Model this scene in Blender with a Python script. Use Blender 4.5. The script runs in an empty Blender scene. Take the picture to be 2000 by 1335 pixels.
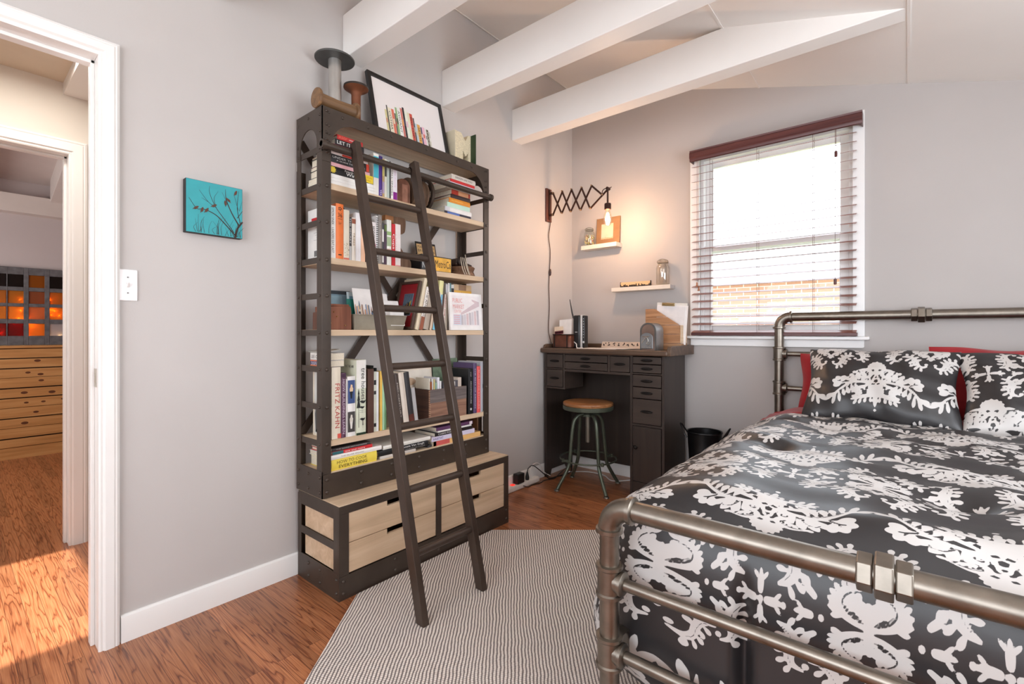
import bpy, bmesh, math, random
import numpy as np
from mathutils import Vector, Matrix
random.seed(7)
S = bpy.context.scene
C = S.collection
PI = math.pi
R = math.radians

# ------------------------------------------------------------------ camera, world, sun, big lights, exposure
cam = bpy.data.objects.new('camera', bpy.data.cameras.new('camera')); C.objects.link(cam)
cam.location = (2.186, 0.0, 1.12)
cam.rotation_euler = (R(90), 0, R(39.88))
cam.data.sensor_width = 36.0
cam.data.lens = 16.695
cam.data.shift_y = -19.5/2000
cam.data.clip_start = 0.02
S.camera = cam

S.view_settings.view_transform = 'Standard'
S.view_settings.look = 'None'
S.view_settings.gamma = 1.0
S.view_settings.use_curve_mapping = False
S.view_settings.exposure = -0.2
S.cycles.max_bounces = 7; S.cycles.diffuse_bounces = 5; S.cycles.glossy_bounces = 3; S.cycles.transparent_max_bounces = 12

world = bpy.data.worlds.new('world'); S.world = world; world.use_nodes = True
bg = world.node_tree.nodes['Background']
bg.inputs[0].default_value = (0.86, 0.92, 1.0, 1)
bg.inputs[1].default_value = 5.5

def lamp(name, kind, loc, energy, color, rot=(0, 0, 0), size=None, size_y=None, radius=None):
    d = bpy.data.lights.new(name, kind); d.energy = energy; d.color = color
    if size: d.size = size
    if size_y: d.shape = 'RECTANGLE'; d.size_y = size_y
    if radius is not None: d.shadow_soft_size = radius
    o = bpy.data.objects.new(name, d); C.objects.link(o); o.location = loc; o.rotation_euler = rot
    return o
sun = lamp('sun', 'SUN', (0, -4, 9), 10.5, (1, .97, .95), (R(25), 0, 0))
sun.data.angle = R(1)
# added fill lights in invented window openings, behind the camera and at right
lamp('rear_fill_light', 'AREA', (1.75, -1.72, 1.55), 24, (.97, .985, 1), (R(116), 0, 0), 2.7, 1.5)
lamp('side_fill_light', 'AREA', (3.62, 1.10, 1.25), 34, (.97, .985, 1), (R(130), 0, R(90)), 1.9, 1.2)
hl = lamp('hall_ceiling_light', 'AREA', (-.62, .30, 2.39), 15, (1, .93, .85), (0, 0, 0), .4, .4)
lamp('far_room_fill_light', 'AREA', (-2.5, -1.05, 1.5), 30, (1, .95, .92), (R(90), 0, 0), 1.4, 1.2)  # added fill that brightens the far room; no window stands here

# ------------------------------------------------------------------ materials
def lin(c):
    return tuple((x/255/12.92 if x/255 <= .04045 else ((x/255+.055)/1.055)**2.4) for x in c[:3])+(1.0,)
MATS = {}
def M(name, col, rough=.5, metal=0.0, var=.06, scale=12, bump=0.0, bscale=60, spec=.5, coat=0, sheen=0):
    """a principled material with a little procedural mottling"""
    if name in MATS: return MATS[name]
    m = bpy.data.materials.new(name); m.use_nodes = True; nt = m.node_tree; b = nt.nodes['Principled BSDF']
    b.inputs['Roughness'].default_value = rough; b.inputs['Metallic'].default_value = metal
    b.inputs['Specular IOR Level'].default_value = spec
    if coat: b.inputs['Coat Weight'].default_value = coat; b.inputs['Coat Roughness'].default_value = .12
    if sheen: b.inputs['Sheen Weight'].default_value = sheen
    l = lin(col)
    tc = nt.nodes.new('ShaderNodeTexCoord')
    if var:
        n = nt.nodes.new('ShaderNodeTexNoise'); n.inputs['Scale'].default_value = scale; n.inputs['Detail'].default_value = 4
        nt.links.new(tc.outputs['Object'], n.inputs['Vector'])
        r = nt.nodes.new('ShaderNodeValToRGB')
        r.color_ramp.elements[0].position = .3; r.color_ramp.elements[1].position = .7
        r.color_ramp.elements[0].color = tuple(x*(1-var) for x in l[:3])+(1,)
        r.color_ramp.elements[1].color = tuple(min(1, x*(1+var)) for x in l[:3])+(1,)
        nt.links.new(n.outputs['Fac'], r.inputs['Fac']); nt.links.new(r.outputs['Color'], b.inputs['Base Color'])
    else: b.inputs['Base Color'].default_value = l
    if bump:
        n2 = nt.nodes.new('ShaderNodeTexNoise'); n2.inputs['Scale'].default_value = bscale; n2.inputs['Detail'].default_value = 5
        nt.links.new(tc.outputs['Object'], n2.inputs['Vector'])
        bp = nt.nodes.new('ShaderNodeBump'); bp.inputs['Strength'].default_value = bump; bp.inputs['Distance'].default_value = .004
        nt.links.new(n2.outputs['Fac'], bp.inputs['Height']); nt.links.new(bp.outputs['Normal'], b.inputs['Normal'])
    MATS[name] = m
    return m
def wood(name, c1, c2, rough=.5, axis=0, freq=1.0, dark=.25, coat=0):
    """plain sawn wood, grain along the given axis (0 x, 1 y, 2 z)"""
    if name in MATS: return MATS[name]
    m = bpy.data.materials.new(name); m.use_nodes = True; nt = m.node_tree; b = nt.nodes['Principled BSDF']; L = nt.links.new
    b.inputs['Roughness'].default_value = rough
    if coat: b.inputs['Coat Weight'].default_value = coat; b.inputs['Coat Roughness'].default_value = .15
    tc = nt.nodes.new('ShaderNodeTexCoord'); mp = nt.nodes.new('ShaderNodeMapping')
    sc = [26*freq]*3; sc[axis] = 1.6*freq; mp.inputs['Scale'].default_value = sc
    L(tc.outputs['Object'], mp.inputs['Vector'])
    n = nt.nodes.new('ShaderNodeTexNoise'); n.inputs['Scale'].default_value = 1.3; n.inputs['Detail'].default_value = 8; n.inputs['Distortion'].default_value = .8
    L(mp.outputs[0], n.inputs['Vector'])
    r = nt.nodes.new('ShaderNodeValToRGB'); a, c = lin(c1), lin(c2)
    e = r.color_ramp.elements; e[0].position = .25; e[0].color = tuple(x*(1-dark) for x in a[:3])+(1,); e[1].position = .75; e[1].color = c
    q = e.new(.45); q.color = a
    L(n.outputs['Fac'], r.inputs['Fac']); L(r.outputs['Color'], b.inputs['Base Color'])
    bp = nt.nodes.new('ShaderNodeBump'); bp.inputs['Strength'].default_value = .15; bp.inputs['Distance'].default_value = .002
    L(n.outputs['Fac'], bp.inputs['Height']); L(bp.outputs['Normal'], b.inputs['Normal'])
    MATS[name] = m
    return m
def glass(name, tint=(1, 1, 1), gl=.08, rough=.02):
    """thin clear glass: mostly let through, a little mirrored, more so at grazing angles"""
    if name in MATS: return MATS[name]
    m = bpy.data.materials.new(name); m.use_nodes = True; nt = m.node_tree; L = nt.links.new
    nt.nodes.remove(nt.nodes['Principled BSDF']); out = nt.nodes['Material Output']
    t = nt.nodes.new('ShaderNodeBsdfTransparent'); t.inputs[0].default_value = (*tint, 1)
    g = nt.nodes.new('ShaderNodeBsdfGlossy'); g.inputs['Roughness'].default_value = rough
    lw = nt.nodes.new('ShaderNodeLayerWeight'); lw.inputs[0].default_value = .25
    mul = nt.nodes.new('ShaderNodeMath'); mul.operation = 'MULTIPLY_ADD'; mul.inputs[1].default_value = .45; mul.inputs[2].default_value = gl
    L(lw.outputs['Facing'], mul.inputs[0])
    mx = nt.nodes.new('ShaderNodeMixShader'); L(mul.outputs[0], mx.inputs[0]); L(t.outputs[0], mx.inputs[1]); L(g.outputs[0], mx.inputs[2]); L(mx.outputs[0], out.inputs[0])
    MATS[name] = m
    return m
def glow(name, col, strength):
    if name in MATS: return MATS[name]
    m = bpy.data.materials.new(name); m.use_nodes = True; b = m.node_tree.nodes['Principled BSDF']
    b.inputs['Base Color'].default_value = lin(col); b.inputs['Emission Color'].default_value = lin(col); b.inputs['Emission Strength'].default_value = strength
    MATS[name] = m
    return m
def tinted_glass(name, col):
    """coloured art glass that scatters part of the light behind it"""
    m = bpy.data.materials.new(name); m.use_nodes = True; nt = m.node_tree; L = nt.links.new
    nt.nodes.remove(nt.nodes['Principled BSDF']); out = nt.nodes['Material Output']; l = lin(col)
    t = nt.nodes.new('ShaderNodeBsdfTransparent'); t.inputs[0].default_value = l
    tl = nt.nodes.new('ShaderNodeBsdfTranslucent'); tl.inputs[0].default_value = l
    d = nt.nodes.new('ShaderNodeBsdfPrincipled'); d.inputs['Base Color'].default_value = l; d.inputs['Roughness'].default_value = .12
    n = nt.nodes.new('ShaderNodeTexNoise'); n.inputs['Scale'].default_value = 30
    bp = nt.nodes.new('ShaderNodeBump'); bp.inputs['Strength'].default_value = .2; L(n.outputs['Fac'], bp.inputs['Height']); L(bp.outputs[0], d.inputs['Normal'])
    a = nt.nodes.new('ShaderNodeMixShader'); a.inputs[0].default_value = .5; L(t.outputs[0], a.inputs[1]); L(tl.outputs[0], a.inputs[2])
    c = nt.nodes.new('ShaderNodeMixShader'); c.inputs[0].default_value = .4; L(a.outputs[0], c.inputs[1]); L(d.outputs[0], c.inputs[2]); L(c.outputs[0], out.inputs[0])
    return m

# ------------------------------------------------------------------ mesh helpers
ORG = {}
class MB:
    """collects shapes in world coordinates, then links them as ONE mesh object"""
    def __init__(s, xf=None): s.bm = bmesh.new(); s.mi = 0; s.xf = xf
    def _f(s, vs):
        try: f = s.bm.faces.new(vs)
        except ValueError: return
        f.material_index = s.mi
    def box(s, lo, hi, m=None):
        lo, hi = [min(a, b) for a, b in zip(lo, hi)], [max(a, b) for a, b in zip(lo, hi)]
        v = []
        for i in range(8):
            p = Vector((hi[0] if i & 1 else lo[0], hi[1] if i & 2 else lo[1], hi[2] if i & 4 else lo[2]))
            v.append(s.bm.verts.new(m @ p if m else p))
        for f in ((0, 2, 3, 1), (4, 5, 7, 6), (0, 1, 5, 4), (2, 6, 7, 3), (0, 4, 6, 2), (1, 3, 7, 5)): s._f([v[i] for i in f])
        return s
    def bar(s, p0, p1, w, h, up=(0, 0, 1)):
        """rectangular bar from p0 to p1, w across, h along up"""
        p0, p1 = Vector(p0), Vector(p1); d = (p1-p0); L = d.length; d.normalize(); u = Vector(up); a = d.cross(u).normalized(); u = a.cross(d)
        m = Matrix((a, d, u)).transposed().to_4x4(); m.translation = p0
        return s.box((-w/2, 0, -h/2), (w/2, L, h/2), m)
    def prism(s, pts, n, depth):
        """planar polygon (3-D points) pushed along n by depth"""
        n = Vector(n)*depth
        a = [s.bm.verts.new(Vector(p)) for p in pts]; b = [s.bm.verts.new(Vector(p)+n) for p in pts]
        s._f(a[::-1]); s._f(b); k = len(pts)
        for i in range(k): s._f([a[i], a[(i+1) % k], b[(i+1) % k], b[i]])
        return s
    def tube(s, pts, r, seg=12, cap=True, closed=False):
        pts = [Vector(p) for p in pts]; n = len(pts); rr = r if isinstance(r, (list, tuple)) else [r]*n
        rings = []; ref = None
        for i, p in enumerate(pts):
            if closed: t = pts[(i+1) % n]-pts[i-1]
            else: t = pts[min(i+1, n-1)]-pts[max(i-1, 0)]
            t.normalize()
            if ref is None: ref = Vector((0, 0, 1)) if abs(t.z) < .9 else Vector((1, 0, 0))
            a = t.cross(ref)
            if a.length < 1e-4: a = t.cross(Vector((0, 1, .01)))
            a.normalize(); b = a.cross(t); ref = b
            ring = []
            for k in range(seg):
                q = p+(a*math.cos(2*PI*k/seg)+b*math.sin(2*PI*k/seg))*rr[i]
                ring.append(s.bm.verts.new(q))
            rings.append(ring)
        m = n if closed else n-1
        for i in range(m):
            A, B = rings[i], rings[(i+1) % n]
            for k in range(seg): s._f([A[k], A[(k+1) % seg], B[(k+1) % seg], B[k]])
        if cap and not closed: s._f(rings[0][::-1]); s._f(rings[-1])
        return s
    def lathe(s, prof, o=(0, 0, 0), axis=(0, 0, 1), seg=24, cap=True, phase=0):
        """profile (radius, height) turned round the axis"""
        o = Vector(o); z = Vector(axis).normalized(); x = z.orthogonal().normalized() if abs(z.z) < .99 else Vector((1, 0, 0)); y = z.cross(x)
        rings = [[s.bm.verts.new(o+z*h+(x*math.cos(2*PI*k/seg+phase)+y*math.sin(2*PI*k/seg+phase))*max(r, 1e-4)) for k in range(seg)] for r, h in prof]
        for A, B in zip(rings, rings[1:]):
            for k in range(seg): s._f([A[k], A[(k+1) % seg], B[(k+1) % seg], B[k]])
        if cap: s._f(rings[0][::-1]); s._f(rings[-1])
        return s
    def rivet(s, p, n, r=.0075):
        return s.lathe([(r, -.001), (r, .0015), (r*.8, .004), (r*.4, .0058)], p, n, 8)
    def grid(s, fn, nu, nv):
        v = [[s.bm.verts.new(Vector(fn(i/nu, j/nv))) for i in range(nu+1)] for j in range(nv+1)]
        for j in range(nv):
            for i in range(nu): s._f([v[j][i], v[j][i+1], v[j+1][i+1], v[j+1][i]])
        return s
    def build(s, name, mat, parent=None, smooth=40, bevel=0, bseg=2, label=None, solid=0, subsurf=0):
        bm = s.bm
        if s.xf is not None: bm.transform(s.xf)
        o0 = ORG.get(parent.as_pointer(), Vector()) if parent else Vector()
        if parent is not None: bm.transform(Matrix.Translation(-o0))
        bmesh.ops.recalc_face_normals(bm, faces=bm.faces[:])
        me = bpy.data.meshes.new(name); bm.to_mesh(me); bm.free()
        for m in (mat if isinstance(mat, (list, tuple)) else [mat]): me.materials.append(m)
        if smooth:
            me.polygons.foreach_set('use_smooth', [True]*len(me.polygons)); me.set_sharp_from_angle(angle=R(smooth))
        o = bpy.data.objects.new(name, me); C.objects.link(o)
        if parent is not None: o.parent = parent
        ORG[o.as_pointer()] = o0
        if solid: md = o.modifiers.new('solid', 'SOLIDIFY'); md.thickness = solid; md.offset = 0
        if subsurf: md = o.modifiers.new('sub', 'SUBSURF'); md.levels = md.render_levels = subsurf
        if bevel:
            md = o.modifiers.new('bevel', 'BEVEL'); md.width = bevel; md.segments = bseg; md.limit_method = 'ANGLE'; md.angle_limit = R(50)
        if label: o['label'] = label
        return o
def tag(o, label, cat, group=None):
    o['label'] = label; o['category'] = cat
    if group: o['group'] = group
    return o
def thing(name, label, cat, loc=(0, 0, 0), group=None):
    o = bpy.data.objects.new(name, None); C.objects.link(o); o.location = loc; o.empty_display_size = .05
    ORG[o.as_pointer()] = Vector(loc)
    return tag(o, label, cat, group)
def struct(name, mb, mat, parent=None, **k):
    o = mb.build(name, mat, parent, **k)
    if parent is None: o['kind'] = 'structure'
    return o
def B(*boxes):
    m = MB()
    for lo, hi in boxes: m.box(lo, hi)
    return m
def np_mesh(name, V, Q, mat, parent=None, attr=None, smooth=True):
    me = bpy.data.meshes.new(name); V = np.asarray(V, np.float32)
    o0 = ORG.get(parent.as_pointer(), Vector()) if parent else Vector()
    V = V-np.array(o0, np.float32)
    me.vertices.add(len(V)); me.vertices.foreach_set('co', V.ravel())
    Q = np.asarray(Q, np.int32); me.loops.add(Q.size); me.loops.foreach_set('vertex_index', Q.ravel())
    me.polygons.add(len(Q)); me.polygons.foreach_set('loop_start', np.arange(0, Q.size, 4, dtype=np.int32))
    me.update(calc_edges=True)
    if smooth: me.polygons.foreach_set('use_smooth', np.ones(len(Q), bool))
    for an, av in (attr or {}).items():
        a = me.attributes.new(an, 'FLOAT', 'POINT'); a.data.foreach_set('value', np.asarray(av, np.float32))
    me.materials.append(mat); me.validate()
    o = bpy.data.objects.new(name, me); C.objects.link(o)
    if parent is not None: o.parent = parent
    ORG[o.as_pointer()] = o0
    return o
def text(name, s, mat, parent, center, ex, ey, length, height=None, m=None, fill=True):
    """flat lettering: reads along ex, stands along ey, stretched to length x height"""
    cu = bpy.data.curves.new(name, 'FONT'); cu.body = s; cu.size = 1; cu.resolution_u = 2
    t = bpy.data.objects.new(name, cu); C.objects.link(t)
    me = bpy.data.meshes.new_from_object(t.evaluated_get(bpy.context.evaluated_depsgraph_get()))
    bpy.data.objects.remove(t); bpy.data.curves.remove(cu)
    n = len(me.vertices); co = np.empty(n*3, np.float32); me.vertices.foreach_get('co', co); co = co.reshape(-1, 3)
    lo, hi = co.min(0), co.max(0); sx = length/max(hi[0]-lo[0], 1e-6); sy = (height/max(hi[1]-lo[1], 1e-6)) if height else sx
    ex, ey = np.array(Vector(ex).normalized()), np.array(Vector(ey).normalized())
    P = np.array(center)+((co[:, :1]-(lo[0]+hi[0])/2)*sx)*ex+((co[:, 1:2]-(lo[1]+hi[1])/2)*sy)*ey
    if m is not None: P = np.array([m @ Vector(p) for p in P])
    o0 = ORG.get(parent.as_pointer(), Vector()) if parent else Vector()
    P = (P-np.array(o0)).astype(np.float32); me.vertices.foreach_set('co', P.ravel()); me.update()
    me.materials.clear(); me.materials.append(mat); me.name = name
    o = bpy.data.objects.new(name, me); C.objects.link(o); o.parent = parent; ORG[o.as_pointer()] = o0
    return o
def arc(c, r, a0, a1, n, u, v):
    c, u, v = Vector(c), Vector(u), Vector(v)
    return [c+u*(r*math.cos(a0+(a1-a0)*i/n))+v*(r*math.sin(a0+(a1-a0)*i/n)) for i in range(n+1)]
def curve_pts(pts, n=8):
    P = [Vector(p) for p in pts]; P = [2*P[0]-P[1]]+P+[2*P[-1]-P[-2]]; out = []
    for i in range(1, len(P)-2):
        a, b, c, d = P[i-1:i+3]
        for k in range(n):
            t = k/n; out.append(.5*((2*b)+(c-a)*t+(2*a-5*b+4*c-d)*t*t+(3*b-a-3*c+d)*t**3))
    return out+[P[-2]]

# ---------------------------------------------------------------- damask print (signed distance field of one repeat)
DW, DH, DN = 40.0, 58.0, 0.14          # repeat in cm, grid step in cm
def damask_field():
    nx, ny = int(DW/DN), int(DH/DN)
    fld = np.full((ny, nx), 9.0); cut = np.full((ny, nx), 9.0)
    def cap(F, x0, y0, r0, x1, y1, r1):
        m = max(r0, r1)+.8
        i = np.arange(int((min(x0, x1)-m)/DN)-1, int((max(x0, x1)+m)/DN)+2); j = np.arange(int((min(y0, y1)-m)/DN)-1, int((max(y0, y1)+m)/DN)+2)
        px = ((i+.5)*DN-x0)[None, :]; py = ((j+.5)*DN-y0)[:, None]; ix = np.ix_(j % ny, i % nx)
        bx, by = x1-x0, y1-y0; L = bx*bx+by*by+1e-9
        t = np.clip((px*bx+py*by)/L, 0, 1)
        F[ix] = np.minimum(F[ix], np.hypot(px-t*bx, py-t*by)-(r0+(r1-r0)*t))
    def spl(pts, n=5):
        P = [np.array(p, float) for p in pts]; P = [2*P[0]-P[1]]+P+[2*P[-1]-P[-2]]; out = []
        for i in range(1, len(P)-2):
            for k in range(n):
                t = k/n; a, b, c, d = P[i-1:i+3]
                out.append(.5*((2*b)+(c-a)*t+(2*a-5*b+4*c-d)*t*t+(3*b-a-3*c+d)*t**3))
        return out+[P[-2]]
    class Pen:
        def __init__(s, ox, oy, fx, fy): s.o = (ox, oy, fx, fy)
        def stroke(s, pts, F=None):      # pts: (x, y, r)
            k = min(.94, abs(s.o[3])*1.08) if F is None else 1; F = fld if F is None else F; ox, oy, fx, fy = s.o; q = spl(pts)
            for a, b in zip(q, q[1:]): cap(F, ox+fx*a[0], oy+fy*a[1], max(a[2], .05)*k, ox+fx*b[0], oy+fy*b[1], max(b[2], .05)*k)
        def tear(s, x, y, ang, ln, w):
            c, d = math.cos(math.radians(ang)), math.sin(math.radians(ang))
            s.stroke([(x, y, .12), (x+c*ln*.45, y+d*ln*.45, w*.8), (x+c*ln*.75, y+d*ln*.75, w), (x+c*ln, y+d*ln, w*.45)])
        def tulip(s, x, y, ang, k=1.0):
            c, d = math.cos(math.radians(ang)), math.sin(math.radians(ang))
            s.stroke([(x, y, .65*k), (x+c*1.2*k, y+d*1.2*k, .75*k), (x+c*2*k, y+d*2*k, .55*k)])
            for a in (-38, 0, 38): s.tear(x+c*1.1*k, y+d*1.1*k, ang+a, 2.4*k, .4*k)
        def dot(s, x, y, r): s.stroke([(x, y, r), (x+.05, y, r)])
        def vein(s, pts, r=.13): s.stroke([(x, y, r) for x, y in pts], cut)
        def spiral(s, x, y, r, a0, turns, w):
            s.stroke([(x+r*(1-k/9*.85)*math.cos(math.radians(a0+turns*360*k/9)), y+r*(1-k/9*.85)*math.sin(math.radians(a0+turns*360*k/9)), w*(1-.03*k)) for k in range(10)])
        def scroll(s, x, y, ang, m=1, k=1.0):   # one acanthus S leaf of the ogee border
            c, d = math.cos(math.radians(ang)), math.sin(math.radians(ang))
            T = lambda u, v: (x+k*(c*u-d*v*m), y+k*(d*u+c*v*m))
            B = [(0, 0, .4), (1.5, 1.2, .95), (3.4, 1.5, 1.3), (5.2, .6, 1.25), (6.8, -.9, 1.15), (8.6, -1.1, .8), (10.2, .4, .3)]
            s.stroke([(*T(u, v), r*k) for u, v, r in B])
            for u, v, a, l in ((1.2, 1.4, 125, 1.9), (2.6, 2, 105, 2.1), (4, 1.7, 85, 2.1), (5.4, .8, 70, 1.9), (6, -1.2, -110, 1.8), (7.4, -1.6, -85, 1.9), (8.8, -1.4, -60, 1.7), (3, .6, -110, 1.9), (4.6, 0, -100, 1.7)):
                s.tear(*T(u, v), ang+a*m, (l+.5)*k, .66*k)
            s.vein([T(u, v) for u, v in ((1, .6), (3, 1.1), (5, .3), (6.8, -1.2), (8.4, -1.3))], .11*k)
            cx, cy = T(9.4, 1.4); s.dot(cx, cy, .75*k)
    # round medallion
    for fx in (1, -1):
        for fy in (1, -1):
            p = Pen(0, 0, fx*.74, fy*.66)
            p.stroke([(0, 0, 1.1), (0, 3, .9), (0, 6, .25)])
            for i, y in enumerate((.6, 1.9, 3.1, 4.2, 5.1)): p.tear(.2, y-.5, 38+3*i, 2.9-.3*i, .42)
            p.stroke([(.9, .7, .45), (3.4, 1.5, .85), (6, 3, 1.2), (6.7, 5.4, 1.15), (5.5, 7.6, 1), (3.4, 8.6, .6)])
            for x, y, a, l, w in ((5.4, 1.9, -8, 3.2, .62), (6, 2.8, 8, 3.3, .7), (6.4, 3.9, 22, 3.2, .75), (6.5, 5.2, 38, 3, .72), (6.1, 6.5, 54, 2.9, .68), (5.2, 7.6, 72, 2.6, .6), (4, 8.3, 95, 2.2, .5)):
                p.tear(x, y, a, l, w)
            p.vein([(1.8, 1.5), (4.4, 2.6), (5.9, 4.4), (5.5, 6.3), (4, 7.6)], .16)
            for a, l in ((120, 3.2), (165, 2.6), (80, 2.6), (210, 2.4), (30, 2)): p.tear(3.6, 4.6, a, l, 1.0)
            p.dot(3.6, 4.7, 1.3)
            p.spiral(3.2, 10.6, 1.7, -60, 1.25, .42)
            p.stroke([(3.9, 9, .5), (1.9, 9, .6), (1, 10.4, .6), (.5, 12.2, .7)])
            p.tear(0, 11.6, 90, 3.6, .95); p.tear(.3, 12, 48, 2.4, .62); p.tear(.6, 10.6, 20, 1.6, .4)
            p = Pen(0, 0, fx, fy)
            p.dot(8.1, 0, .55); p.dot(15.2, 0, .55)
            p.tulip(10, 0, 0, .9); p.tulip(9.4, 2.8, 38, .9)
            p.scroll(16.2, 3.0, 116, 1, .98); p.scroll(10.2, 9.2, 150, 1, .98)
    for a in (0, 90, 180, 270):
        p = Pen(20, 0, 1, 1); p.tulip(1.3*math.cos(math.radians(a)), 1.3*math.sin(math.radians(a)), a, .95)
    Pen(20, 0, 1, 1).dot(0, 0, .6)
    # spreading palmette, half a repeat away
    for fx in (1, -1):
        p = Pen(20, 28.5, fx*.93, .93)
        for i in range(5): p.tear(0, 13.2, 90-i*22, 4.6-.25*i, .95)
        p.dot(0, 12.8, 1.05)
        for a in (-90, -50): p.tear(0, 11.9, a, 2.6, .75)
        p.stroke([(9.4, 10.6, .55), (7.2, 12, .5), (4.8, 12.4, .9), (2.8, 11.2, 1), (2.6, 9.2, .9), (4.4, 8, .8), (5.6, 8.6, .5)]); p.dot(9.6, 10.9, .75)
        for x, y, a in ((6.4, 11.8, 250), (5.2, 11.6, 265), (4.2, 10.8, 280), (7.2, 11.6, 235)): p.tear(x, y, a, 2.4, .5)
        p.vein([(8, 11.7), (5, 12), (3.2, 10.8), (3.2, 9.4), (4.4, 8.6)], .14)
        p.stroke([(.9, 7.6, .3), (1.6, 5.4, .7), (3, 4.6, .9), (5, 5.4, .9), (5.4, 7, .5)]); p.spiral(3.4, 6.6, 1.5, 20, 1.1, .4)
        for x, y, a in ((1.4, 6.4, 150), (2, 5, 200), (3.2, 4.2, 250), (1.3, 7.4, 120)): p.tear(x, y, a, 1.9, .45)
        p.stroke([(1.2, 3, .3), (5, 4.6, .55), (9, 4.4, .8), (13, 2.4, .75), (16.2, -1.2, .6), (17.8, -4.4, .5)])
        for x, y, a, l, w in ((7, 5, 80, 5.4, 1.15), (8, 5, 55, 5.4, 1.2), (9.4, 4.8, 35, 5, 1.1), (6, 4.8, 105, 4.2, .9), (7.8, 5, 20, 3.4, .7)): p.tear(x, y, a, l, w)
        p.vein([(7, 5.6), (8.4, 7.4), (10.4, 8.2), (11.6, 7.2)], .15)
        for a in (10, 55, 100, -35): p.tear(14.6, 4.4, a, 4, 1.35)
        p.dot(15, 4.6, 1.3); p.stroke([(10, 4.2, .5), (13, 4, .6), (15, 4.4, .7)]); p.vein([(13.2, 3.9), (15.2, 4.9), (16.6, 5)], .24); p.vein([(15, 4.8), (15.6, 6)], .2)
        for x, y, a, l, w in ((16.4, -1.6, -40, 6.4, .95), (16.8, -2.4, -75, 5.6, .8), (15.6, -.6, -95, 6.2, .75), (14, 1.2, -100, 4.6, .8), (12.4, 2.4, -105, 4.4, .95), (10.6, 3.2, -110, 4.2, .95), (9, 3.8, -115, 3.8, .85), (17, -2.6, -15, 4.2, .7)): p.tear(x, y, a, l, w)
        p.vein([(8, 4.1), (11, 3.2), (14, 1), (16, -1.6)], .13)
        p.stroke([(3, 3.4, .4), (4.6, 2.4, .7), (7, 1.2, .9), (8, -.8, .8), (7, -2.2, .6), (5.6, -1.6, .4)]); p.spiral(6.4, -.9, 1.2, 0, 1, .35)
        for x, y, a in ((5.4, 2.2, 240), (7.6, .8, 0), (8.2, -.6, -20), (7.6, -2, -60)): p.tear(x, y, a, 2, .5)
        for i in range(5): p.tear(0, -.6, 90-i*24, 4.2-.2*i, .85)
        p.dot(0, -1, 1); p.tear(2, 3.6, 70, 2.4, .6)
        p.stroke([(0, -2.6, .6), (2.4, -2.4, .9), (5, -3.4, 1), (8, -4.6, .8), (10, -5.4, .4)]); p.dot(9.2, -3.6, .7)
        for x, y, a in ((2, -3, 265), (3.8, -3.6, 280), (5.6, -4.4, 290), (7.4, -5, 300), (.6, -3, 260)): p.tear(x, y, a, 3, .65)
        p.tear(0, -3, -90, 5, .7); p.dot(0, -9.6, .6)
        
    d = np.maximum(fld, -cut)
    return d.astype(np.float32)
def damask_sample(F, u, v):
    """signed distance (cm) at cloth coordinates u, v (cm), bilinear and periodic"""
    ny, nx = F.shape
    a = (u % DW)/DN-.5; b = (v % DH)/DN-.5
    i = np.floor(a).astype(int); j = np.floor(b).astype(int); fa = a-i; fb = b-j
    i0, i1, j0, j1 = i % nx, (i+1) % nx, j % ny, (j+1) % ny
    return (F[j0, i0]*(1-fa)*(1-fb)+F[j0, i1]*fa*(1-fb)+F[j1, i0]*(1-fa)*fb+F[j1, i1]*fa*fb)

# ------------------------------------------------------------------ the room
XR, YR_, YB = 3.6, -1.75, 3.407              # right wall, wall behind the camera, window wall
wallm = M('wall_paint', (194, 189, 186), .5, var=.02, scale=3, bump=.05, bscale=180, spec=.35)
trimm = M('trim_paint', (238, 236, 233), .32, var=.012, scale=6, bump=.03, bscale=30)
ceilm = M('ceiling_paint', (240, 237, 233), .6, var=.015, scale=3, bump=.04, bscale=140)
beamm = M('beam_paint', (238, 235, 231), .45, var=.015, scale=5, bump=.05, bscale=40)
hallm = M('hall_paint', (226, 219, 208), .6, var=.02, scale=3)
farm = M('far_room_paint', (206, 198, 200), .6, var=.02, scale=3)

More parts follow.
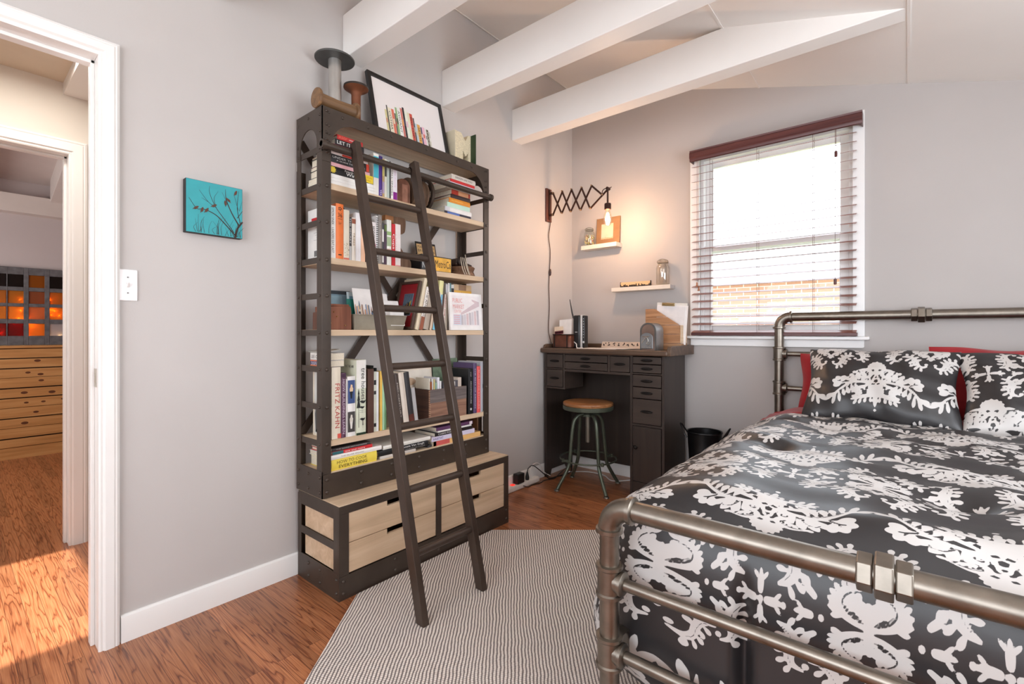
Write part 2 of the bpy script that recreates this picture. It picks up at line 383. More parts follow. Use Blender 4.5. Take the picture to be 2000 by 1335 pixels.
def floor_mat():
    m = bpy.data.materials.new('oak_strip_floor'); m.use_nodes = True; nt = m.node_tree; N = nt.nodes.new; L = nt.links.new; b = nt.nodes['Principled BSDF']
    tc = N('ShaderNodeTexCoord')
    br = N('ShaderNodeTexBrick'); br.offset = .37; br.offset_frequency = 2; br.squash = 1
    br.inputs['Scale'].default_value = 1; br.inputs['Brick Width'].default_value = .86; br.inputs['Row Height'].default_value = .052
    br.inputs['Mortar Size'].default_value = .0007; br.inputs['Mortar Smooth'].default_value = .2; br.inputs['Bias'].default_value = -.1
    br.inputs['Color1'].default_value = (0, 0, 0, 1); br.inputs['Color2'].default_value = (1, 1, 1, 1); br.inputs['Mortar'].default_value = (.5, .5, .5, 1)
    L(tc.outputs['Object'], br.inputs['Vector'])
    # every board gets its own slice of the grain
    sep = N('ShaderNodeSeparateXYZ'); L(tc.outputs['Object'], sep.inputs[0])
    off = N('ShaderNodeMath'); off.operation = 'MULTIPLY_ADD'; off.inputs[1].default_value = 17.3; L(br.outputs['Color'], off.inputs[0]); L(sep.outputs['Z'], off.inputs[2])
    cmb = N('ShaderNodeCombineXYZ')
    sx = N('ShaderNodeMath'); sx.operation = 'MULTIPLY'; sx.inputs[1].default_value = .5; L(sep.outputs['X'], sx.inputs[0]); L(sx.outputs[0], cmb.inputs['X'])
    sy = N('ShaderNodeMath'); sy.operation = 'MULTIPLY'; sy.inputs[1].default_value = 8.5; L(sep.outputs['Y'], sy.inputs[0]); L(sy.outputs[0], cmb.inputs['Y']); L(off.outputs[0], cmb.inputs['Z'])
    # growth rings: contour lines of a smooth noise
    n = N('ShaderNodeTexNoise'); n.inputs['Scale'].default_value = 2.2; n.inputs['Detail'].default_value = 3.0; n.inputs['Roughness'].default_value = .5; n.inputs['Distortion'].default_value = .25; L(cmb.outputs[0], n.inputs['Vector'])
    k = N('ShaderNodeMath'); k.operation = 'MULTIPLY'; k.inputs[1].default_value = 22; L(n.outputs['Fac'], k.inputs[0])
    fr = N('ShaderNodeMath'); fr.operation = 'PINGPONG'; fr.inputs[1].default_value = 1.0; L(k.outputs[0], fr.inputs[0])
    pw = N('ShaderNodeMath'); pw.operation = 'POWER'; pw.inputs[1].default_value = 5.0; L(fr.outputs[0], pw.inputs[0])
    # fine pores along the board
    mp = N('ShaderNodeMapping'); mp.inputs['Scale'].default_value = (3.5, 150, 1); L(tc.outputs['Object'], mp.inputs['Vector'])
    n2 = N('ShaderNodeTexNoise'); n2.inputs['Scale'].default_value = 2; n2.inputs['Detail'].default_value = 6; L(mp.outputs[0], n2.inputs['Vector'])
    mixf = N('ShaderNodeMath'); mixf.operation = 'MULTIPLY_ADD'; mixf.inputs[1].default_value = .42; L(pw.outputs[0], mixf.inputs[0])
    h2 = N('ShaderNodeMath'); h2.operation = 'MULTIPLY'; h2.inputs[1].default_value = .66; L(n2.outputs['Fac'], h2.inputs[0]); L(h2.outputs[0], mixf.inputs[2])
    r = N('ShaderNodeValToRGB'); e = r.color_ramp.elements
    e[0].position = .20; e[0].color = lin((186, 124, 82)); e[1].position = .80; e[1].color = lin((96, 46, 24)); q = e.new(.46); q.color = lin((150, 88, 52))
    L(mixf.outputs[0], r.inputs['Fac'])
    hs = N('ShaderNodeHueSaturation'); L(r.outputs['Color'], hs.inputs['Color'])
    vv = N('ShaderNodeMath'); vv.operation = 'MULTIPLY_ADD'; vv.inputs[1].default_value = .44; vv.inputs[2].default_value = .80; L(br.outputs['Color'], vv.inputs[0]); L(vv.outputs[0], hs.inputs['Value'])
    mx = N('ShaderNodeMix'); mx.data_type = 'RGBA'; mx.inputs[7].default_value = lin((88, 44, 24)); L(br.outputs['Fac'], mx.inputs[0]); L(hs.outputs['Color'], mx.inputs[6]); L(mx.outputs[2], b.inputs['Base Color'])
    b.inputs['Roughness'].default_value = .34; b.inputs['Coat Weight'].default_value = .22; b.inputs['Coat Roughness'].default_value = .14
    bp = N('ShaderNodeBump'); bp.inputs['Strength'].default_value = .12; bp.inputs['Distance'].default_value = .002; bp.invert = True
    L(mixf.outputs[0], bp.inputs['Height']); L(bp.outputs[0], b.inputs['Normal'])
    return m
floorm = floor_mat()
struct('floor', B(((-4.1, -1.9, -.1), (3.75, 3.407, 0))), floorm, smooth=0)

DJ, DT = .347, 2.09                           # bedroom doorway: jamb, head
ZC = lambda x: 3.14-.298*x                    # sloped ceiling
w = B(((-.12, DJ+.012, 0), (0, YB+.15, 3.25)), ((-.12, -.55, DT+.012), (0, DJ+.012, 3.25)), ((-.12, -1.9, 0), (0, -.55, 3.25)))
struct('wall_left', w, wallm, smooth=0)
# window wall, opening x 1.06..1.935, z 1.09..2.335
WX0, WX1, WZ0, WZ1 = 1.06, 1.935, 1.09, 2.335
y0, y1 = YB, YB+.15
m = MB()
m.prism([(-.12, y0, 0), (WX0, y0, 0), (WX0, y0, ZC(WX0)+.02), (-.12, y0, ZC(-.12)+.02)], (0, 1, 0), .15)
m.prism([(WX1, y0, 0), (XR+.12, y0, 0), (XR+.12, y0, ZC(XR+.12)+.02), (WX1, y0, ZC(WX1)+.02)], (0, 1, 0), .15)
m.box((WX0, y0, 0), (WX1, y1, WZ0)); m.prism([(WX0, y0, WZ1), (WX1, y0, WZ1), (WX1, y0, ZC(WX1)+.02), (WX0, y0, ZC(WX0)+.02)], (0, 1, 0), .15)
backm = M('wall_paint_shaded', (185, 179, 176), .55, var=.02, scale=3, bump=.05, bscale=180, spec=.3)  # same paint as the left wall, its dimmer light put into the colour
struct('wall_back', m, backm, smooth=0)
m = B(((XR, YR_, 0), (XR+.12, .38, 2.35)), ((XR, 2.32, 0), (XR+.12, YB, 2.35)), ((XR, .38, 0), (XR+.12, 2.32, .62)), ((XR, .38, 1.88), (XR+.12, 2.32, 2.35)))
struct('wall_right', m, wallm, smooth=0)
m = B(((0, YR_-.12, 0), (.38, YR_, 3.25)), ((3.12, YR_-.12, 0), (XR+.12, YR_, 3.25)), ((.38, YR_-.12, 0), (3.12, YR_, .78)), ((.38, YR_-.12, 2.32), (3.12, YR_, 3.25)))
struct('wall_rear', m, wallm, smooth=0)
m = MB().prism([(-.12, -1.9, ZC(-.12)), (XR+.12, -1.9, ZC(XR+.12)), (XR+.12, -1.9, ZC(XR+.12)+.12), (-.12, -1.9, ZC(-.12)+.12)], (0, 1, 0), YB+.15+1.9)
struct('ceiling', m, ceilm, smooth=0)
# seams of the ceiling boards
for x in (.012, 1.435, 2.186):
    m = MB().prism([(x-.006, -1.7, ZC(x-.006)-.003), (x+.006, -1.7, ZC(x+.006)-.003), (x+.006, -1.7, ZC(x+.006)+.01), (x-.006, -1.7, ZC(x-.006)+.01)], (0, 1, 0), YB+1.7)
    o = struct('trim_1', m, ceilm, smooth=0)
def ceiling_beam(y, w=.108):
    z0, z1 = 2.492, 2.712; xa, xb = (3.14-z1)/.298+.06, (3.14-z0)/.298+.02
    m = MB().prism([(0, y, z0), (xb, y, z0), (xb, y, ZC(xb)+.02), (xa, y, ZC(xa)+.02), (xa-.06, y, z1), (0, y, z1)], (0, 1, 0), w)
    return struct('ceiling_beam', m, beamm, smooth=0, bevel=.004)
for y in (-.04, .625, 1.287, 1.948, 2.614): ceiling_beam(y)
# baseboards
def base(name, pts, n, h=.098, t=.016, mat=trimm):
    (x0, y0), (x1, y1) = pts; n = Vector(n); a, b = Vector((x0, y0, 0)), Vector((x1, y1, 0)); d = b-a
    prof = [(0, 0), (t, 0), (t, h-.02), (t*.8, h-.006), (t*.4, h), (0, h)]
    return struct(name, MB().prism([a+n*u+Vector((0, 0, v)) for u, v in prof], d.normalized(), d.length), mat, smooth=30)
base('baseboard_left', ((0, .409), (0, YB)), (1, 0, 0))
base('baseboard_back', ((.016, YB), (XR, YB)), (0, -1, 0))
base('baseboard_right', ((XR, YR_), (XR, YB)), (-1, 0, 0))

# door casings: bedroom door (door_1) and the one across the hall (door_2)
def casing_profile(wd, t=.02): return [(0, 0), (0, t*.55), (.006, t*.7), (.012, t*.6), (.018, t), (wd*.72, t), (wd*.8, t*.8), (wd*.86, t*.95), (wd, t*.7), (wd, 0)]
def door_frame(name, x, sgn, yj, ylo, zt, wd, wall_t, mat):
    """lining plus casing on the side the normal sgn*x looks to; right jamb at yj, left at ylo"""
    o = struct(name, B(((x, yj, 0), (x-sgn*wall_t, yj+.014, zt+.014)), ((x, ylo, zt), (x-sgn*wall_t, yj, zt+.014)), ((x, ylo-.014, 0), (x-sgn*wall_t, ylo, zt+.014)),
        ((x-sgn*.05, yj-.012, 0), (x-sgn*.09, yj, zt)), ((x-sgn*.05, ylo, zt-.012), (x-sgn*.09, yj, zt))), mat, smooth=0, bevel=.002)
    pr = casing_profile(wd); P = lambda u, t, z: (x+sgn*t, yj+u, z)
    m = MB(); k = len(pr)
    v = []
    for (u, t) in pr:      # mitred run: up the right jamb, then along the head
        v.append([m.bm.verts.new(p) for p in ((x+sgn*t, yj+u, 0), (x+sgn*t, yj+u, zt+u), (x+sgn*t, ylo-u, zt+u), (x+sgn*t, ylo-u, 0))])
    for i in range(k-1):
        for j in range(3): m._f([v[i][j], v[i+1][j], v[i+1][j+1], v[i][j+1]])
    for j in (0, 3): m._f([v[i][j] for i in range(k)])
    struct('door_casing', m, mat, o, smooth=25)
    return o
d1 = door_frame('door_1', 0, 1, DJ, -.50, DT, .058, .12, trimm)
st = B(((-.018, DJ-.003, .925), (-.045, DJ, .99))); st.box((-.026, DJ-.0042, .94), (-.036, DJ-.002, .975))
st.build('strike_plate', M('brushed_nickel', (190, 182, 170), .3, 1), d1, label='nickel strike plate')
d2 = door_frame('door_2', -1.2, 1, .42, -.40, 2.05, .074, .12, trimm)

# hall and far room
struct('wall_hall', B(((-1.32, .434, 0), (-1.2, 1.6, 3.12)), ((-1.32, -1.9, 0), (-1.2, -.414, 3.12)), ((-1.32, -.414, 2.064), (-1.2, .434, 3.12))), hallm, smooth=0)
struct('wall_hall_end', B(((-1.2, 1.5, 0), (-.12, 1.6, 2.6)), ((-1.2, -1.9, 0), (-.12, -1.8, 2.6))), hallm, smooth=0)
struct('ceiling_hall', B(((-1.32, -.70, 2.42), (-.12, 1.6, 2.6)), ((-1.32, -1.9, 2.42), (-.12, -1.62, 2.6)), ((-1.32, -1.62, 2.42), (-1.14, -.70, 2.6)), ((-.145, -1.62, 2.42), (-.12, -.70, 2.6))), M('hall_ceiling', (214, 200, 180), .6, var=.02), smooth=0)
struct('ceiling_beam', B(((-1.2, .40, 2.36), (-.12, .50, 2.425))), trimm, smooth=0)
struct('wall_far', B(((-4.05, -1.9, 0), (-3.92, 1.7, 3.0))), farm, smooth=0)
struct('wall_far_side', B(((-3.92, 1.6, 0), (-1.32, 1.7, 3.0)), ((-3.92, -1.9, 0), (-1.32, -1.8, 3.0))), farm, smooth=0)
m = MB().prism([(-4.05, -1.9, 2.44), (-1.2, -1.9, 3.05), (-1.2, -1.9, 3.15), (-4.05, -1.9, 2.54)], (0, 1, 0), 3.6)
struct('ceiling_far', m, M('far_ceiling', (214, 203, 200), .6, var=.02), smooth=0)
struct('trim_2', B(((-3.92, -1.8, 2.17), (-3.80, 1.6, 2.33))), M('far_beam', (226, 218, 214), .5, var=.02), smooth=0, bevel=.004)
for y in (.10, .62):
    m = MB().prism([(-3.80, y, 2.30), (-1.32, y, 2.86), (-1.32, y, 3.04), (-3.80, y, 2.50)], (0, 1, 0), .10)
    struct('ceiling_beam', m, M('far_beam', (226, 218, 214)), smooth=0, bevel=.004)

# slatted pine cabinet in the far room
pine = wood('pine', (205, 148, 88), (224, 172, 112), .45, axis=1, freq=.8, dark=.22)
t = thing('pine_cabinet', 'pale knotty pine slatted cabinet seen through two doorways in the far room', 'cabinet', (-3.8, .3, 0))
knotm = M('pine_knot', (104, 58, 30), .5, var=.2)
B(((-3.905, -.58, .02), (-3.885, 1.03, .98))).build('backing', M('dark_gap', (34, 26, 22), .8), t)
z = .105; hs = [.082, .088, .088, .090, .088, .088, .088, .086, .088, .080]
for i, h in enumerate(hs):
    gap = (.012, .004, .010, .004, .010, .011, .004, .010, .009, .002)[i]
    m = B(((-3.884, -.6, z), (-3.862+(i % 2)*.002, 1.05, z+h-gap)))
    m.mi = 1
    for _ in range(3):
        yy = random.uniform(-.2, .95); zz = z+(h-gap)*random.uniform(.25, .75); rr = random.uniform(.008, .016)
        m.prism([(-3.8618+(i % 2)*.002, yy+rr*1.5*math.cos(a), zz+rr*.8*math.sin(a)) for a in [2*PI*k/12 for k in range(12)]], (1, 0, 0), .0006)
    m.build('slat', [pine, knotm], t, bevel=.003)
    z += h
B(((-3.9, -.6, .0), (-3.868, 1.05, .10))).build('plinth', pine, t)
B(((-3.905, -.62, .976), (-3.85, 1.07, 1.0))).build('cabinet_top', pine, t, bevel=.004)
# old sash with art glass standing on it
t = thing('stained_glass_window', 'old grey window sash with twelve coloured glass panes standing on the pine cabinet', 'stained glass window', (-3.88, .3, 1.0))
gx0, gx1 = -3.896, -3.872
ys = [-.065, .332, .365, .465, .493, .595, .622, .715, .762]; ys = [.33, .372, .462, .494, .590, .622, .708, .765]
y_l, y_r = .07, .765
cols = [(.160, .255), (.285, .375)]
YY = [(.352, .458), (.49, .592), (.625, .715)]
YY = [(.12, .225), (.26, .36)]+YY
ZZ = [(1.085, 1.195), (1.235, 1.345), (1.375, 1.485), (1.52, 1.63)]
fm = MB(); ya, yb = .075, .765
ed = [ya]+[v for p in YY for v in p]+[yb]
for i in range(0, len(ed), 2): fm.box((gx0, ed[i], 1.002), (gx1, ed[i+1], 1.695))
ez = [1.002]+[v for p in ZZ for v in p]+[1.695]
for i in range(0, len(ez), 2):
    for a, b in YY: fm.box((gx0+.001, a, ez[i]), (gx1-.001, b, ez[i+1]))
fm.build('sash_frame', M('weathered_grey', (104, 104, 108), .7, var=.25, scale=25, bump=.3), t, bevel=.003)
pc = [[(112, 30, 26), (150, 40, 26), (140, 26, 26), (238, 160, 60), (222, 218, 224)], [(236, 168, 70), (236, 168, 70), (240, 170, 66), (226, 150, 96), (238, 160, 58)],
      [(226, 150, 60), (226, 150, 60), (222, 150, 52), (184, 112, 72), (226, 142, 50)], [(40, 18, 18), (40, 18, 18), (36, 18, 16), (196, 112, 22), (34, 20, 18)]]
for r_, (z0, z1) in enumerate(ZZ):
    for c_, (a, b) in enumerate(YY):
        B(((-3.886, a-.003, z0-.003), (-3.882, b+.003, z1+.003))).build('pane', tinted_glass('pane_glass', pc[r_][c_]), t)
t = thing('string_lights', 'warm fairy lights on twigs glowing behind the coloured panes', 'string lights', (-3.908, .5, 1.0))
tw = MB(); bl = MB()
for i in range(46):
    a = random.uniform(.12, .72); b = 1.06+random.random()**1.4*.36
    bl.lathe([(.001, -.005), (.005, -.002), (.005, .002), (.001, .005)], (-3.9, a, b), seg=8)
for i in range(10):
    a = random.uniform(.15, .7); tw.tube([(-3.902, a, 1.0), (-3.903, a+random.uniform(-.1, .1), 1.4)], .0022, 5)
tw.build('twig', M('twig_brown', (70, 46, 30), .8), t); o = bl.build('bulb', glow('fairy_bulb', (255, 205, 130), 60), t); o['kind'] = 'stuff'
lamp('fairy_glow', 'POINT', (-3.90, .48, 1.2), 1.6, (1, .62, .25), radius=.01)

# light switch
t = thing('light_switch', 'white toggle light switch on the grey wall beside the door casing', 'light switch', (0, .43, 1.23))
B(((0, .402, 1.233), (.006, .459, 1.348))).build('switch_plate', M('switch_white', (240, 238, 238), .25, var=0), t, bevel=.003)
MB().bar((.004, .43, 1.284), (.017, .43, 1.299), .007, .008, (1, 0, 0)).build('toggle', M('switch_white', (240, 238, 238)), t, bevel=.001)
m = MB()
for z in (1.262, 1.319): m.rivet((.006, .43, z), (1, 0, 0), .003)
m.build('screw', M('screw_grey', (150, 148, 146), .4, .8), t)

# turquoise canvas of birds on bare branches
t = thing('canvas_picture', 'small turquoise canvas of birds on bare branches hung on the grey wall', 'picture', (0, .70, 1.51))
ca, cb, cz0, cz1 = .602, .806, 1.511, 1.719
m = B(((.002, ca, cz0), (.034, cb, cz1))); m.mi = 1; m.box((.0335, ca+.001, cz0+.001), (.0348, cb-.001, cz1-.001))
m.build('canvas', [M('canvas_edge', (30, 28, 28), .6), M('turquoise_paint', (50, 158, 166), .55, var=.07, scale=16)], t, smooth=0)
cw, ch = cb-ca, cz1-cz0
def cp(u, v, d=0): return (.0352+d, ca+u*cw, cz0+v*ch)
m = MB()
def twig(pts, w0, w1):
    q = curve_pts([cp(u, v) for u, v in pts], 6); n = len(q)
    for i in range(n-1):
        a, b = q[i], q[i+1]; d = (b-a); nn = Vector((0, -d.z, d.y)).normalized(); wa = w0+(w1-w0)*i/n; wb = w0+(w1-w0)*(i+1)/n
        m._f([m.bm.verts.new(p) for p in (a-nn*wa, b-nn*wb, b+nn*wb, a+nn*wa)])
twig([(.86, 0), (.9, .18), (1, .34)], .0045, .003); twig([(.93, .26), (.8, .48), (.7, .72), (.68, .93)], .0028, .0005); twig([(.86, .05), (.66, .26), (.5, .40), (.3, .47), (.18, .46), (.05, .64)], .0024, .0006)
twig([(.84, .1), (.66, .34), (.5, .56), (.4, .8), (.4, .93)], .0016, .0004); twig([(.52, .54), (.38, .62), (.22, .82)], .0011, .0004); twig([(.38, .62), (.26, .68)], .0009, .0003); twig([(.5, .58), (.48, .72), (.55, .86)], .0009, .0003)
twig([(.96, .3), (.9, .6), (.93, .95)], .0016, .0004); twig([(.92, .56), (.84, .86)], .0009, .0003); twig([(.74, .62), (.62, .86)], .0009, .0003); twig([(.9, .4), (1, .56)], .0014, .0008); twig([(.94, .55), (.99, .75)], .0008, .0003)
for k in range(26):
    u = random.uniform(.1, .98); v0 = -.0+.02; hh = random.uniform(.12, .36); twig([(u, v0), (u+random.uniform(-.04, .04), v0+hh*.5), (u+random.uniform(-.09, .09), v0+hh)], .0008, .0002)
m.build('printed_branches', M('branch_ink', (52, 34, 26), .6, var=0), t, smooth=0)
m = MB()
for u, v, a in ((.17, .475, 40), (.27, .455, 75), (.35, .46, 60), (.48, .57, 35), (.68, .66, 100), (.73, .73, 140), (.87, .9, 70)):
    a = R(a); P = [(a_*.8, b_*.8) for a_, b_ in ((.0, -.012), (.005, -.010), (.0065, -.002), (.005, .005), (.004, .010), (.0015, .0135), (-.002, .0115), (-.005, .004), (-.0055, -.004), (-.002, -.019), (-.0008, -.019))]
    c = cp(u, v, .0004); m.prism([(c[0], c[1]+x*math.cos(a-PI/2)-y*math.sin(a-PI/2), c[2]+x*math.sin(a-PI/2)+y*math.cos(a-PI/2)) for x, y in P], (1, 0, 0), .0003)
m.build('printed_birds', M('bird_ink', (86, 52, 36), .6, var=.3, scale=200), t, smooth=0)

# ------------------------------------------------------------------ rug
def rug_mat():
    m = bpy.data.materials.new('ribbed_wool_rug'); m.use_nodes = True; nt = m.node_tree; N = nt.nodes.new; L = nt.links.new; b = nt.nodes['Principled BSDF']
    tc = N('ShaderNodeTexCoord'); mp = N('ShaderNodeMapping'); mp.vector_type = 'POINT'; mp.inputs['Rotation'].default_value = (0, 0, R(-39.88)); L(tc.outputs['Object'], mp.inputs['Vector'])
    sep = N('ShaderNodeSeparateXYZ'); L(mp.outputs[0], sep.inputs[0])
    n = N('ShaderNodeTexNoise'); n.inputs['Scale'].default_value = 9; n.inputs['Detail'].default_value = 2; L(mp.outputs[0], n.inputs['Vector'])
    n3 = N('ShaderNodeTexNoise'); n3.inputs['Scale'].default_value = 90; n3.inputs['Detail'].default_value = 2; L(mp.outputs[0], n3.inputs['Vector'])
    def math_(op, a, v=None, c=None):
        k = N('ShaderNodeMath'); k.operation = op
        for i, q in enumerate((a, v, c)):
            if q is None: continue
            if isinstance(q, (int, float)): k.inputs[i].default_value = q
            else: L(q, k.inputs[i])
        return k.outputs[0]
    u = math_('MULTIPLY_ADD', sep.outputs['X'], 2*PI/.0118, math_('MULTIPLY_ADD', n.outputs['Fac'], 9.0, math_('MULTIPLY', n3.outputs['Fac'], 1.6)))
    stripe = math_('MULTIPLY_ADD', math_('SINE', u), .5, .5)
    v = math_('MULTIPLY_ADD', sep.outputs['Y'], 2*PI/.0085, math_('MULTIPLY', u, .5))
    stitch = math_('MULTIPLY_ADD', math_('SINE', v), .5, .5)
    r = N('ShaderNodeValToRGB'); e = r.color_ramp.elements; e[0].position = .36; e[0].color = lin((134, 124, 120)); e[1].position = .56; e[1].color = lin((232, 222, 214))
    L(math_('MULTIPLY_ADD', stitch, .16, math_('MULTIPLY', stripe, .88)), r.inputs['Fac']); L(r.outputs[0], b.inputs['Base Color'])
    b.inputs['Roughness'].default_value = .95; b.inputs['Specular IOR Level'].default_value = .1
    hgt = math_('MULTIPLY_ADD', math_('SINE', math_('MULTIPLY', u, 2.0)), .3, stitch)
    bp = N('ShaderNodeBump'); bp.inputs['Strength'].default_value = .5; bp.inputs['Distance'].default_value = .003; L(hgt, bp.inputs['Height']); L(bp.outputs[0], b.inputs['Normal'])
    return m
th = R(39.88); Fv = Vector((-math.sin(th), math.cos(th), 0)); Rv = Vector((math.cos(th), math.sin(th), 0)); C0 = Vector((2.186, 0, 0))
def rp(lat, dep): return C0+Rv*lat+Fv*dep
a, b_, c_, d_ = rp(-.66, 1.05), rp(1.15, 1.05), rp(1.15, 2.673), rp(-.66, 2.673)
e1 = a+(d_-a)*((.385-a.x)/(d_.x-a.x)); e2 = c_+(d_-c_)*((.385-c_.x)/(d_.x-c_.x))
m = MB().prism([a, b_, c_, e2, e1], (0, 0, 1), .009)
o = m.build('rug', rug_mat(), smooth=0, bevel=.004); tag(o, 'grey and cream ribbed wool rug on the wood floor under the ladder and bed', 'rug')

# ------------------------------------------------------------------ bed
pew = M('pewter_pipe', (138, 130, 120), .36, 1.0, var=.16, scale=22, bump=.04, bscale=90)
RP, RS = .0265, .0155
PX0, PX1, YF, YH = 1.565, 2.90, 1.154, 3.345
t = thing('bed_frame', 'pewter pipe bed frame with elbow corners and hex unions', 'bed frame', ((PX0+PX1)/2, (YF+YH)/2, .009))
def tee(m, x, y, z, sx, h=.088):
    """sleeve on a post with beads, and a short collar towards the rail"""
    m.lathe([(RP+.004, -h/2), (RP+.010, -h/2+.002), (RP+.010, -h/2+.010), (RP+.006, -h/2+.014), (RP+.006, h/2-.014), (RP+.010, h/2-.010), (RP+.010, h/2-.002), (RP+.004, h/2)], (x, y, z), seg=24)
    m.lathe([(RS+.012, .02), (RS+.012, RP+.006), (RS+.016, RP+.008), (RS+.016, RP+.016), (RS+.010, RP+.020), (RS+.001, RP+.021)], (x, y, z), (sx, 0, 0), 20)
def hex_union(m, x, y, z):
    for dx, w, r in ((-.030, .026, .037), (0, .030, .044), (.030, .026, .037)):
        m.lathe([(r*.96, -w/2), (r, -w/2+.003), (r, w/2-.003), (r*.96, w/2)], (x+dx, y, z), (1, 0, 0), 6, phase=PI/6)
def end_board(y, ztop, rails, ux, zfeet=.009):
    re = .062
    for x, sx in ((PX0, 1), (PX1, -1)):
        MB().lathe([(RP, zfeet), (RP, ztop-re)], (x, y, 0), seg=28).build('post', pew, t)
        m = MB().tube(arc((x+sx*re, y, ztop-re), re, PI, PI/2, 12, (sx, 0, 0), (0, 0, 1)), RP+.004, 24)
        for p, d in (((x, y, ztop-re), (0, 0, -1)), ((x+sx*re, y, ztop), (sx, 0, 0))):
            m.lathe([(RP+.004, -.004), (RP+.010, -.002), (RP+.010, .008), (RP+.003, .012)], p, d, 24)
        m.build('elbow', pew, t)
        for z in rails: m = MB(); tee(m, x, y, z, sx); m.build('pipe_fitting', pew, t)
        MB().lathe([(RP+.012, zfeet), (RP+.012, zfeet+.012), (RP+.004, zfeet+.02)], (x, y, 0), seg=24).build('foot_flange', pew, t)
    MB().lathe([(RP, 0), (RP, PX1-PX0-2*re)], (PX0+re, y, ztop), (1, 0, 0), 28).build('top_rail', pew, t)
    m = MB(); hex_union(m, ux, y, ztop); m.build('hex_union', pew, t, smooth=20, bevel=.0012)
    for z in rails: MB().lathe([(RS, 0), (RS, PX1-PX0-.04)], (PX0+.02, y, z), (1, 0, 0), 20).build('rail', pew, t)
end_board(YF, .652, (.452, .262), 2.150)
end_board(YH, 1.213, (.985, .773, .5), 2.238)
for x in (PX0+.01, PX1-.01): MB().bar((x, YF, .27), (x, YH, .27), .03, .05).build('side_rail', pew, t)

# mattress under a red sheet
def rounded_box(lo, hi, r, step, faces, disp=None):
    """rounded box surface as a quad grid; returns verts, quads, sharp-box points (for unfolding) and normals"""
    lo, hi = np.array(lo), np.array(hi); V, Q, Sx = [], [], []
    n0 = 0
    for ax, side in faces:
        u, v = [i for i in range(3) if i != ax]
        nu, nv = max(2, int((hi[u]-lo[u])/step)), max(2, int((hi[v]-lo[v])/step))
        a, b = np.meshgrid(np.linspace(lo[u], hi[u], nu+1), np.linspace(lo[v], hi[v], nv+1))
        P = np.zeros((a.size, 3)); P[:, u] = a.ravel(); P[:, v] = b.ravel(); P[:, ax] = (hi if side else lo)[ax]
        idx = (np.arange(nv)[:, None]*(nu+1)+np.arange(nu)[None]).ravel()+n0
        q = np.stack([idx, idx+1, idx+nu+2, idx+nu+1], 1)
        if (side == 0) != (ax == 1): q = q[:, ::-1]
        V.append(P); Q.append(q); n0 += len(P)
    P = np.concatenate(V); Q = np.concatenate(Q)
    ilo, ihi = lo+r, hi-r; Cc = np.clip(P, ilo, ihi); d = P-Cc; L = np.linalg.norm(d, axis=1, keepdims=True)
    nrm = d/np.maximum(L, 1e-6)
    return Cc+nrm*r, Q, P, nrm
redm = M('red_cotton', (158, 22, 32), .85, var=.10, scale=14, bump=.12, bscale=45, sheen=.3)
V, Q, P, nr = rounded_box((1.518, 1.27, .30), (2.93, 3.29, .660), np.array((.27, .07, .20)), .03, [(2, 1), (0, 0), (0, 1), (1, 0), (1, 1), (2, 0)])
V += nr*(.006*np.sin(P[:, 1:2]*37+P[:, 0:1]*11)+.004*np.sin(P[:, 1:2]*71))*(P[:, 2:3] > .3)
hs_ = np.clip((P[:, 1]-2.85)/.10, 0, 1); hs_ = hs_*hs_*(3-2*hs_); V[:, 2] += .034*hs_*(P[:, 2] > .4); V[:, 0] -= .03*hs_*(P[:, 0] < 1.6)
o = np_mesh('mattress', V, Q, redm); tag(o, 'mattress made up with a red sheet, showing beside the pillows', 'mattress')

def damask_mat(name, ink=(36, 34, 36), white=(206, 202, 199)):
    m = bpy.data.materials.new(name); m.use_nodes = True; nt = m.node_tree; N = nt.nodes.new; L = nt.links.new; b = nt.nodes['Principled BSDF']
    at = N('ShaderNodeAttribute'); at.attribute_name = 'print_distance'
    mr = N('ShaderNodeMapRange'); mr.inputs['From Min'].default_value = -.035; mr.inputs['From Max'].default_value = .035; L(at.outputs['Fac'], mr.inputs['Value'])
    mx = N('ShaderNodeMix'); mx.data_type = 'RGBA'; mx.inputs[6].default_value = lin(white); mx.inputs[7].default_value = lin(ink); L(mr.outputs[0], mx.inputs[0]); L(mx.outputs[2], b.inputs['Base Color'])
    b.inputs['Roughness'].default_value = .42; b.inputs['Specular IOR Level'].default_value = .75
    tc = N('ShaderNodeTexCoord'); n = N('ShaderNodeTexNoise'); n.inputs['Scale'].default_value = 30; n.inputs['Detail'].default_value = 5; L(tc.outputs['Object'], n.inputs['Vector'])
    bp = N('ShaderNodeBump'); bp.inputs['Strength'].default_value = .12; bp.inputs['Distance'].default_value = .004; L(n.outputs['Fac'], bp.inputs['Height']); L(bp.outputs[0], b.inputs['Normal'])
    return m
dm = damask_mat('damask_cotton')
DF = damask_field()
def ssmooth(x, a, b): t = np.clip((x-a)/(b-a), 0, 1); return t*t*(3-2*t)
# comforter
clo, chi, rr = np.array((1.465, 1.205, .07)), np.array((3.02, 2.86, .705)), np.array((.30, .14, .22))
Vs, Qs, Ps, Ns, n0 = [], [], [], [], 0
for fc, st in (((2, 1), .0042), ((1, 0), .0036), ((0, 0), .008), ((0, 1), .03)):
    V, Q, P, nr = rounded_box(clo, chi, rr, st, [fc]); Vs.append(V); Qs.append(Q+n0); Ps.append(P); Ns.append(nr); n0 += len(V)
V, Q, P, nr = np.concatenate(Vs), np.concatenate(Qs), np.concatenate(Ps), np.concatenate(Ns)
